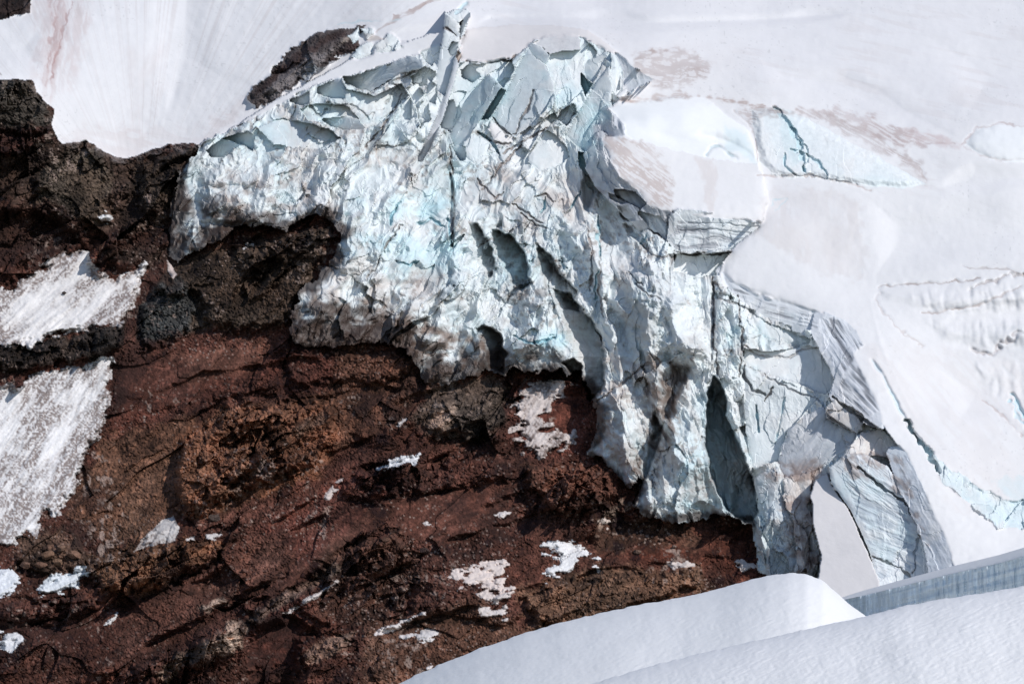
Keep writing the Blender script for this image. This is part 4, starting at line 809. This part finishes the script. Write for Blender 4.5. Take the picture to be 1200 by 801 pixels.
grime([(600,420),(690,425),(700,470),(640,445),(600,440)], .7, thr=.05); grime([(690,440),(735,500),(745,560),(700,530)], .55, (0.35,0.26,0.21), thr=.05)
grime([(760,420),(815,420),(800,500),(770,560),(742,600),(735,580),(760,500)], .85, (0.15,0.10,0.08), 12, 6, 60, 2.5, 6, .05); grime([(700,400),(770,430),(770,480),(720,490),(700,450)], .5, (0.40,0.29,0.24), thr=.05)
grime([(598,328),(614,330),(620,350),(606,360),(596,345)], .8, thr=-.1); grime([(640,300),(662,300),(662,325),(645,322)], .8, thr=-.1); grime([(632,335),(650,340),(640,365),(628,360)], .6)
grime([(560,200),(700,200),(700,260),(600,280),(540,250)], .35, (0.55,0.44,0.40), 30, 8, 40, 2, 14, .1); grime([(350,120),(470,130),(480,200),(330,210)], .3, (0.5,0.42,0.38), thr=.15); grime([(900,545),(960,540),(965,670),(930,680)], .8, (0.36,0.26,0.22), thr=.1)
grime([(350,270),(400,300),(480,310),(520,360),(440,360),(360,350)], .35, (0.62,0.52,0.47), thr=.0); grime([(692,180),(712,196),(722,230),(705,236),(694,210)], .5, (0.3,0.24,0.22), thr=.1)
sg = sstep(.12, .42, fbm(X, Y, 5, 4, 3)+.35*fbm(X, Y, 30, 3, 10))*isice*sstep(.35, .8, IA)*(.25+.75*sstep(-.2, .3, fbm(X, Y, 70, 3, 13)))
TINT[:] = TINT*(1-.5*sg[..., None])+np.array((.24, .165, .13), np.float32)*.5*sg[..., None]
FOOT = [(212,200),(204,225),(200,270),(202,302),(222,300),(240,288),(268,268),(300,262),(335,268),(364,256),(386,256),(399,272),(391,300),(369,330),(349,346),(342,380),(346,402),(400,406),(440,403),(478,406),(484,426),(500,446),(540,446),(575,431),(600,430),(655,434),(691,456),(700,490),(690,530),(719,555),(736,572),(752,562),(742,592),(776,610),(842,602),(880,612)]
sl, d, tt = polyline(FOOT, 40, 1.5)
n = fbm(X[sl], Y[sl], 16, 4, 7)+.5*EDGE[sl]
wd = np.interp(tt, [0, .1, .25, .4, .5, .62, .75, .85, 1], [20, 30, 16, 10, 34, 40, 16, 9, 6])
m = sstep(wd*1.15, wd*.2, d-n*wd*.9)*isice[sl]
lerp_tint(sl, m*.88, (0.065,0.042,0.034))
for pts in [[(688,215),(694,225),(700,245)], [(560,210),(572,222),(580,232),(590,226)], [(610,250),(625,262),(640,268)], [(528,170),(530,200),(532,250),(531,292)], [(835,325),(837,400),(842,440)], [(700,470),(740,440),(770,420)], [(600,470),(620,440)],
            [(780,445),(788,440),(788,480)], [(690,270),(694,300),(692,340)], [(702,290),(703,340),(706,372)], [(865,345),(870,400),(866,440)], [(590,180),(620,160),(640,148)], [(565,222),(592,190),(612,170)], [(430,170),(455,140),(470,110)],
            [(430,330),(450,290),(470,262)], [(560,290),(575,280)], [(625,232),(640,228),(648,236)], [(600,240),(618,250),(634,262)], [(895,470),(905,455)], [(745,330),(760,345),(775,352)], [(736,316),(752,332)]]:
    crack(pts, 1.4, 5, (0.32,0.26,0.24), .75, 1.2)
for pts in [[(662,250),(672,240),(680,226)], [(700,255),(702,300)], [(640,232),(634,250)], [(470,235),(462,250),(458,262)], [(490,262),(505,255),(520,262)], [(526,255),(527,285)], [(655,305),(662,315)], [(700,318),(698,350)], [(465,305),(480,312),(490,306)], [(600,392),(620,400),(650,396)]]:
    crack(pts, 2.0, 7, (0.42,0.66,0.73), .8, 1.2)

# layering stripes in the banded walls (old dust layers inside the ice)
def stripes(poly, deg, sz, a=.4, col=(0.36,0.37,0.40), amp=1.0):
    sl, d = inside(poly, 1.5); n = .6*fbm(*rot(X[sl]+6*EDGE2[sl], Y[sl]+6*EDGE2[sl], deg, 10, 1), sz, 3, 5)+.7*fbm(*rot(X[sl]+6*EDGE2[sl], Y[sl]+6*EDGE2[sl], deg, 6, 1), sz*2.6, 3, 9)
    m = sstep(0, 3, d); D[sl] += amp*n*m; lerp_tint(sl, m*a*sstep(-.1, .35, n), col)
stripes([(704,160),(712,182),(726,206),(746,222),(758,238),(792,251),(790,290),(757,268),(716,228),(692,186)], 58, 4, .5, amp=2.5)
stripes([(720,61),(768,93),(740,107),(729,84)], 75, 4, .35, amp=2); stripes([(714,128),(733,149),(706,161),(704,190),(690,166)], 110, 4, .4, amp=2)
stripes([(791,256),(892,261),(872,280),(858,292),(790,294)], 1, 2.6, .8, (0.34,0.35,0.38), 1.5); stripes([(846,322),(882,346),(962,372),(958,388),(905,374),(862,346)], 17, 2.6, .9, (0.32,0.33,0.36), 1.5)
stripes([(961,371),(986,373),(1012,404),(986,446),(966,406)], 56, 3.0, .95, (0.27,0.28,0.31), 2); stripes([(990,432),(1000,414),(1032,482),(1018,490),(978,464)], 46, 3.0, .95, (0.27,0.28,0.31), 2)
stripes([(538,62),(530,104),(494,222),(482,218),(512,134)], 112, 3.5, .4, amp=1); stripes([(990,560),(1040,560),(1090,660),(1030,680)], 24, 3, .8, (0.48,0.54,0.60), 1.5); stripes([(975,545),(1012,535),(1050,556),(1080,620),(1040,600),(1000,580)], 40, 3, .7, (0.5,0.5,0.53), 1.5); grime([(985,535),(1050,530),(1070,570),(1085,640),(1070,600),(1030,560),(1000,560)], .7, (0.36,0.28,0.25), 8, 5, 40, 2, 6, .1)
stripes([(402,90),(480,66),(497,80),(440,106)], 158, 3, .3, amp=1); stripes([(523,16),(540,27),(540,40),(521,32)], 8, 2.5, .35, amp=.5); stripes([(916,524),(966,476),(1002,518),(936,562)], 130, 4, .3, amp=1.5)
stripes([(1046,534),(1062,530),(1120,664),(1096,672)], 62, 4, .3, (0.45,0.48,0.54), 1)
TINT[:] = np.clip(TINT, 0.012, 0.88)

# ------------------------------------------------------------------ 9. materials
def mat(name, rough, bumps, var, spec=0.3, sss=0.0, cell=None):
    m = bpy.data.materials.new(name); m.use_nodes = True; n = m.node_tree.nodes; l = m.node_tree.links
    b = n['Principled BSDF']; b.inputs['Roughness'].default_value = rough; b.inputs['Specular IOR Level'].default_value = spec
    at = n.new('ShaderNodeAttribute'); at.attribute_name = 'tint'
    tc = n.new('ShaderNodeTexCoord'); prev = at.outputs['Color']
    for sc_, amt in var:
        t = n.new('ShaderNodeTexNoise'); t.inputs['Scale'].default_value = sc_; t.inputs['Detail'].default_value = 6; t.inputs['Roughness'].default_value = .65
        l.new(tc.outputs['Object'], t.inputs['Vector'])
        mr = n.new('ShaderNodeMapRange'); mr.inputs[1].default_value = .3; mr.inputs[2].default_value = .7; mr.inputs[3].default_value = 1-amt; mr.inputs[4].default_value = 1+amt*.6
        l.new(t.outputs['Fac'], mr.inputs[0])
        mx = n.new('ShaderNodeVectorMath'); mx.operation = 'SCALE'; l.new(prev, mx.inputs[0]); l.new(mr.outputs[0], mx.inputs['Scale']); prev = mx.outputs[0]
    l.new(prev, b.inputs['Base Color'])
    nrm = None
    for sc_, dist, stg in bumps:
        t = n.new('ShaderNodeTexNoise'); t.inputs['Scale'].default_value = sc_; t.inputs['Detail'].default_value = 5; t.inputs['Roughness'].default_value = .6
        l.new(tc.outputs['Object'], t.inputs['Vector'])
        bu = n.new('ShaderNodeBump'); bu.inputs['Distance'].default_value = dist; bu.inputs['Strength'].default_value = stg
        l.new(t.outputs['Fac'], bu.inputs['Height'])
        if nrm: l.new(nrm, bu.inputs['Normal'])
        nrm = bu.outputs['Normal']
    if nrm: l.new(nrm, b.inputs['Normal'])
    return m
MATS = {'rock': mat('rock', .9, [(1.1, .45, .9)], [(.9, .35), (.25, .25)], .2),
        'ice': mat('ice', .5, [(.8, .16, .5)], [(.5, .07)], .35),
        'snow': mat('snow', .8, [(.9, .10, .5), (.12, .3, .3)], [(.15, .03)], .15),
        'snowp': mat('dirty_snow', .8, [(1.2, .2, .6)], [(1.1, .14)], .15)}

# ------------------------------------------------------------------ 10. cut the mountainside into its objects
Yd = BASE+D
PX = (X-600)*Yd/F*UNIT; PY = Yd*UNIT; PZ = (400.5-Y)*Yd/F*UNIT
CO = np.stack([PX, PY, PZ], -1).reshape(-1, 3).astype(np.float32)
TI = TINT.reshape(-1, 3)
idx = np.arange(NYg*NXg).reshape(NYg, NXg)
quads = np.stack([idx[:-1, :-1], idx[1:, :-1], idx[1:, 1:], idx[:-1, 1:]], -1).reshape(-1, 4)
Df = D.reshape(-1); IDf = ID.reshape(-1)
near = quads[np.arange(len(quads)), np.argmin(Df[quads], 1)]
qid = IDf[near]
def make_mesh(name, co, faces, tint, material, smooth):
    me = bpy.data.meshes.new(name); k = faces.shape[1]
    me.vertices.add(len(co)); me.vertices.foreach_set('co', np.ascontiguousarray(co, np.float32).ravel())
    me.loops.add(faces.size); me.loops.foreach_set('vertex_index', faces.astype(np.int32).ravel())
    me.polygons.add(len(faces)); me.polygons.foreach_set('loop_start', np.arange(len(faces), dtype=np.int32)*k)
    me.polygons.foreach_set('use_smooth', np.full(len(faces), smooth, bool))
    me.update(calc_edges=True)
    a = me.attributes.new('tint', 'FLOAT_COLOR', 'POINT')
    c = np.ones((len(co), 4), np.float32); c[:, :3] = tint; a.data.foreach_set('color', c.ravel())
    me.materials.append(material)
    ob = bpy.data.objects.new(name, me); sc.collection.objects.link(ob); return ob
def setp(ob, o):
    for k, q in (('label', 'label'), ('category', 'cat'), ('group', 'group'), ('kind', 'kind')):
        if o.get(q): ob[k] = o[q]
for i, o in OBJ.items():
    f = quads[qid == i]
    if len(f) < 6: print('EMPTY', o['name'], o['label']); continue
    used, inv = np.unique(f, return_inverse=True)
    c = CO[used]; org = c.mean(0) if o['kind'] != 'structure' else np.zeros(3)
    ob = make_mesh(o['name'], c-org, inv.reshape(-1, 4), TI[used], MATS[o['mat']], o['smooth'] or o['mat'] == 'snowp')
    ob.location = org.tolist(); setp(ob, o)

# ------------------------------------------------------------------ boulders lying loose on the slope
def boulder(x, y, r, col, label, seed):
    rs_ = np.random.RandomState(seed); import bmesh
    bm = bmesh.new(); bmesh.ops.create_icosphere(bm, subdivisions=3, radius=1.0)
    co = np.array([v.co[:] for v in bm.verts]); dirs = rs_.normal(size=(9, 3)); dirs /= np.linalg.norm(dirs, axis=1)[:, None]
    cut = rs_.uniform(.55, .85, 9)
    for dv, c in zip(dirs, cut):
        p = co@dv; co = co-np.maximum(0, p-c)[:, None]*dv[None]
    co = co*np.array([1.25, .9, .8])*(1+.05*rs_.normal(size=(len(co), 1)))
    fc = np.array([[v.index for v in f.verts] for f in bm.faces]); bm.free()
    jx = int(np.searchsorted(AX, x)); jy = int(np.searchsorted(AY, y)); d = D[jy-2:jy+3, jx-2:jx+3].min()
    Yw = BASE+d-r*.35; org = np.array([(x-600)*Yw/F, Yw, (400.5-y)*Yw/F])*UNIT
    ob = make_mesh('boulder', co*r*UNIT, fc, np.array(col, np.float32)*np.ones((len(co), 1)), MATS['rock'], False)
    ob.location = org.tolist(); ob['label'] = label; ob['category'] = 'boulder'; ob['group'] = 'loose boulders on the slope'
for k, (x, y, r, c, l) in enumerate([(747,646,4,(0.2,0.13,0.10), 'brown boulder lying in the middle of the dark flat below the right-hand ice cave'), (700,628,2.6,(0.19,0.12,0.09), 'small boulder at the foot of the pale fluted ribs left of the dark flat'), (775,632,2.5,(0.2,0.13,0.10), 'small boulder low on the dark flat near the snow crumbs'), (726,618,2.2,(0.15,0.09,0.07), 'tiny boulder highest on the dark flat just under the ice rim'), (790,640,2.4,(0.24,0.17,0.14), 'palest boulder on the dark flat, near its right end'),
    (57,650,7,(0.21,0.12,0.08), 'tan boulder in the middle of the rock cluster below the tallest snow patch'), (72,642,6,(0.2,0.12,0.085), 'tan boulder touching the upper middle of the rock cluster below the tallest snow patch'), (88,650,7,(0.23,0.13,0.09), 'rightmost large tan boulder of the cluster below the tallest snow patch'), (48,662,6,(0.18,0.10,0.07), 'lowest left tan boulder of the cluster above the speckled snow scrap'), (68,658,5.5,(0.25,0.15,0.10), 'palest boulder of the cluster, just above the speckled snow scrap'), (30,662,6,(0.19,0.11,0.08), 'leftmost brown boulder of the cluster near the bluish snow scrap'),
    (487,656,4,(0.12,0.06,0.045), 'red-brown boulder on the scree below the dark rounded rock hump'), (452,632,4,(0.13,0.07,0.05), 'red-brown boulder on top of the dark rounded rock hump'), (420,700,4.5,(0.12,0.065,0.05), 'red-brown boulder on the rocks just above the thin stepped snow streak'), (330,675,4,(0.14,0.07,0.055), 'dusty red boulder on the open scree above the red gully'), (286,668,3.5,(0.14,0.07,0.055), 'dusty red boulder on the scree right of the orange-brown ledge')]):
    boulder(x, y, r, c, l, k+5)
lone = [(252,606,6.5,(0.11,0.08,0.07),'rounded grey-brown boulder in the hollow under the large orange-brown crag'), (75,343,2.4,(0.05,0.035,0.03),'single black stone lying on the upper large dirty snow patch'), (498,645,5,(0.07,0.045,0.04),'dark boulder on the scree just right of the rounded rock hump')]
for k, (x, y, r, c, l) in enumerate(lone): boulder(x, y, r, c, l, k+40)

# ------------------------------------------------------------------ 11. foreground snow ridges and the fluted ice wall (much nearer)
def cinterp(pts, x):
    P = np.array(pts, float); return np.interp(x, P[:, 0], P[:, 1])
def smoothc(v, n):
    k = np.hanning(n+2)[1:-1]; k /= k.sum(); p = np.pad(v, n, mode='edge'); return np.convolve(p, k, 'same')[n:-n]
def ridge(name, crest, drop, d0, slope_x, width, tint, x0, x1, amp, smooth_n=25, seed=0, bend=0.0, label=None, cat=None):
    xs = np.arange(x0, x1, 1.6); cy = smoothc(cinterp(crest, xs), smooth_n)
    cy = cy+0.0
    t = np.concatenate([-np.linspace(.6, 0, 40)[:-1]**1.3, np.linspace(0, 1, 300)**1.25])
    XX, T = np.meshgrid(xs, t); CY = np.broadcast_to(cy, XX.shape)
    DD = d0+(slope_x+bend*T)*(XX-(x0+x1)/2)-width*T
    PYY = CY+drop*np.abs(T)**1.45
    DD = DD+amp*(ridged(*rot(XX, PYY, -26, 3.0, 1), 4.2, 4, seed+1, .6)*.6+fbm(XX, PYY, 60, 2, seed+2)*2.5)*sstep(0.0, .08, np.abs(T))
    PYY = PYY+.35*fbm(XX, PYY, 22, 3, seed)
    PYY = PYY+1.5*fbm(XX, XX*0+3, 9, 4, seed)*np.exp(-np.abs(T)*30); DD = DD+amp*.5*ridged(*rot(XX, PYY, -20, 1.6, 1), 4, 3, seed+4)
    YY = BASE+DD
    co = np.stack([(XX-600)*YY/F*UNIT, YY*UNIT, (400.5-PYY)*YY/F*UNIT], -1).reshape(-1, 3)
    n, mm = XX.shape; id_ = np.arange(n*mm).reshape(n, mm)
    q = np.stack([id_[:-1, :-1], id_[1:, :-1], id_[1:, 1:], id_[:-1, 1:]], -1).reshape(-1, 4)
    tn = np.array(tint, np.float32)*(1+.015*fbm(XX, PYY, 30, 3, 4)).reshape(-1, 1)
    ob = make_mesh(name, co, q, tn, MATS['snow'], True)
    if label: ob['label'] = label; ob['category'] = cat
    else: ob['kind'] = 'structure'
    return ob
ridge('snow_ridge', [(300,880),(420,822),(465,801),(500,785),(560,760),(610,743),(660,728),(710,716),(760,706),(800,699),(840,690),(870,681),(900,674),(925,671),(945,672),(965,680),(980,694),(995,708),(1020,725),(1080,752),(1200,790)],
      190, -1500, -.14, 250, (0.88,0.875,0.88), 300, 1190, .6, 7, 3, .2)
ridge('near_snow_slope', [(500,868),(640,815),(690,801),(760,780),(850,758),(930,740),(1010,722),(1060,709),(1100,702),(1160,693),(1200,686),(1400,660)],
      220, -2150, -.02, 130, (0.85,0.845,0.86), 500, 1420, .55, 40, 9, .05)
# ice wall: fluted face and snow lid
def band(name, top, bot, d0, gx, depth_top, tintf, x0, x1, relief, material, seed, lid=False):
    xs = np.arange(x0, x1, .8); ty = smoothc(cinterp(top, xs), 15); by = smoothc(cinterp(bot, xs), 15)
    v = np.linspace(0, 1, 90); XX, VV = np.meshgrid(xs, v)
    PYY = ty[None]+(by-ty)[None]*VV; DD = d0+gx*(XX-x0)+depth_top(VV)+relief(XX, PYY, VV)
    YY = BASE+DD
    co = np.stack([(XX-600)*YY/F*UNIT, YY*UNIT, (400.5-PYY)*YY/F*UNIT], -1).reshape(-1, 3)
    n, mm = XX.shape; id_ = np.arange(n*mm).reshape(n, mm)
    q = np.stack([id_[:-1, :-1], id_[1:, :-1], id_[1:, 1:], id_[:-1, 1:]], -1).reshape(-1, 4)
    return make_mesh(name, co, q, tintf(XX, PYY, VV).reshape(-1, 3), material, lid)
WT = [(930,716),(985,700),(1010,692),(1060,678),(1120,662),(1170,650),(1200,641),(1420,585)]
WM = [(930,722),(985,703),(1010,698),(1060,686),(1120,671),(1170,660),(1200,652),(1420,596)]
WB = [(930,780),(1420,760)]
def wt(Xx, Yy, V):
    n = fbm(Xx/.9, Yy/9, 2.6, 4, 3); c = np.array((0.80,0.86,0.88), np.float32)*(1+.28*n)[..., None]
    s = np.clip(sstep(.1, .5, fbm(Xx/30, (Yy+Xx*.27), 4, 3, 8)), 0, 1)[..., None]*.45
    return c*(1-s)+np.array((0.48,0.57,0.64))*s
iw = band('ice_wall', WM, WB, -1300, -.75, lambda V: -6*V, wt, 930, 1420, lambda x, y, v: 3.6*fbm(x, y/9, 4.0, 4, 4)+1.5*fbm(x/14, y+x*.27, 6, 3, 2), MATS['ice'], 1)
iw['label'] = 'long fluted blue-grey ice wall with a snow lid behind the nearest snow slope'; iw['category'] = 'ice wall'
lid = band('snow_lid', WT, WM, -1300, -.75, lambda V: 40*(1-V)**1.5-2*np.sin(np.pi*V), lambda x, y, v: np.ones(x.shape+(3,), np.float32)*np.array((0.84,0.84,0.85), np.float32), 930, 1420, lambda x, y, v: .5*fbm(x, y, 5, 3, 5), MATS['snow'], 2, True)
lid.parent = iw
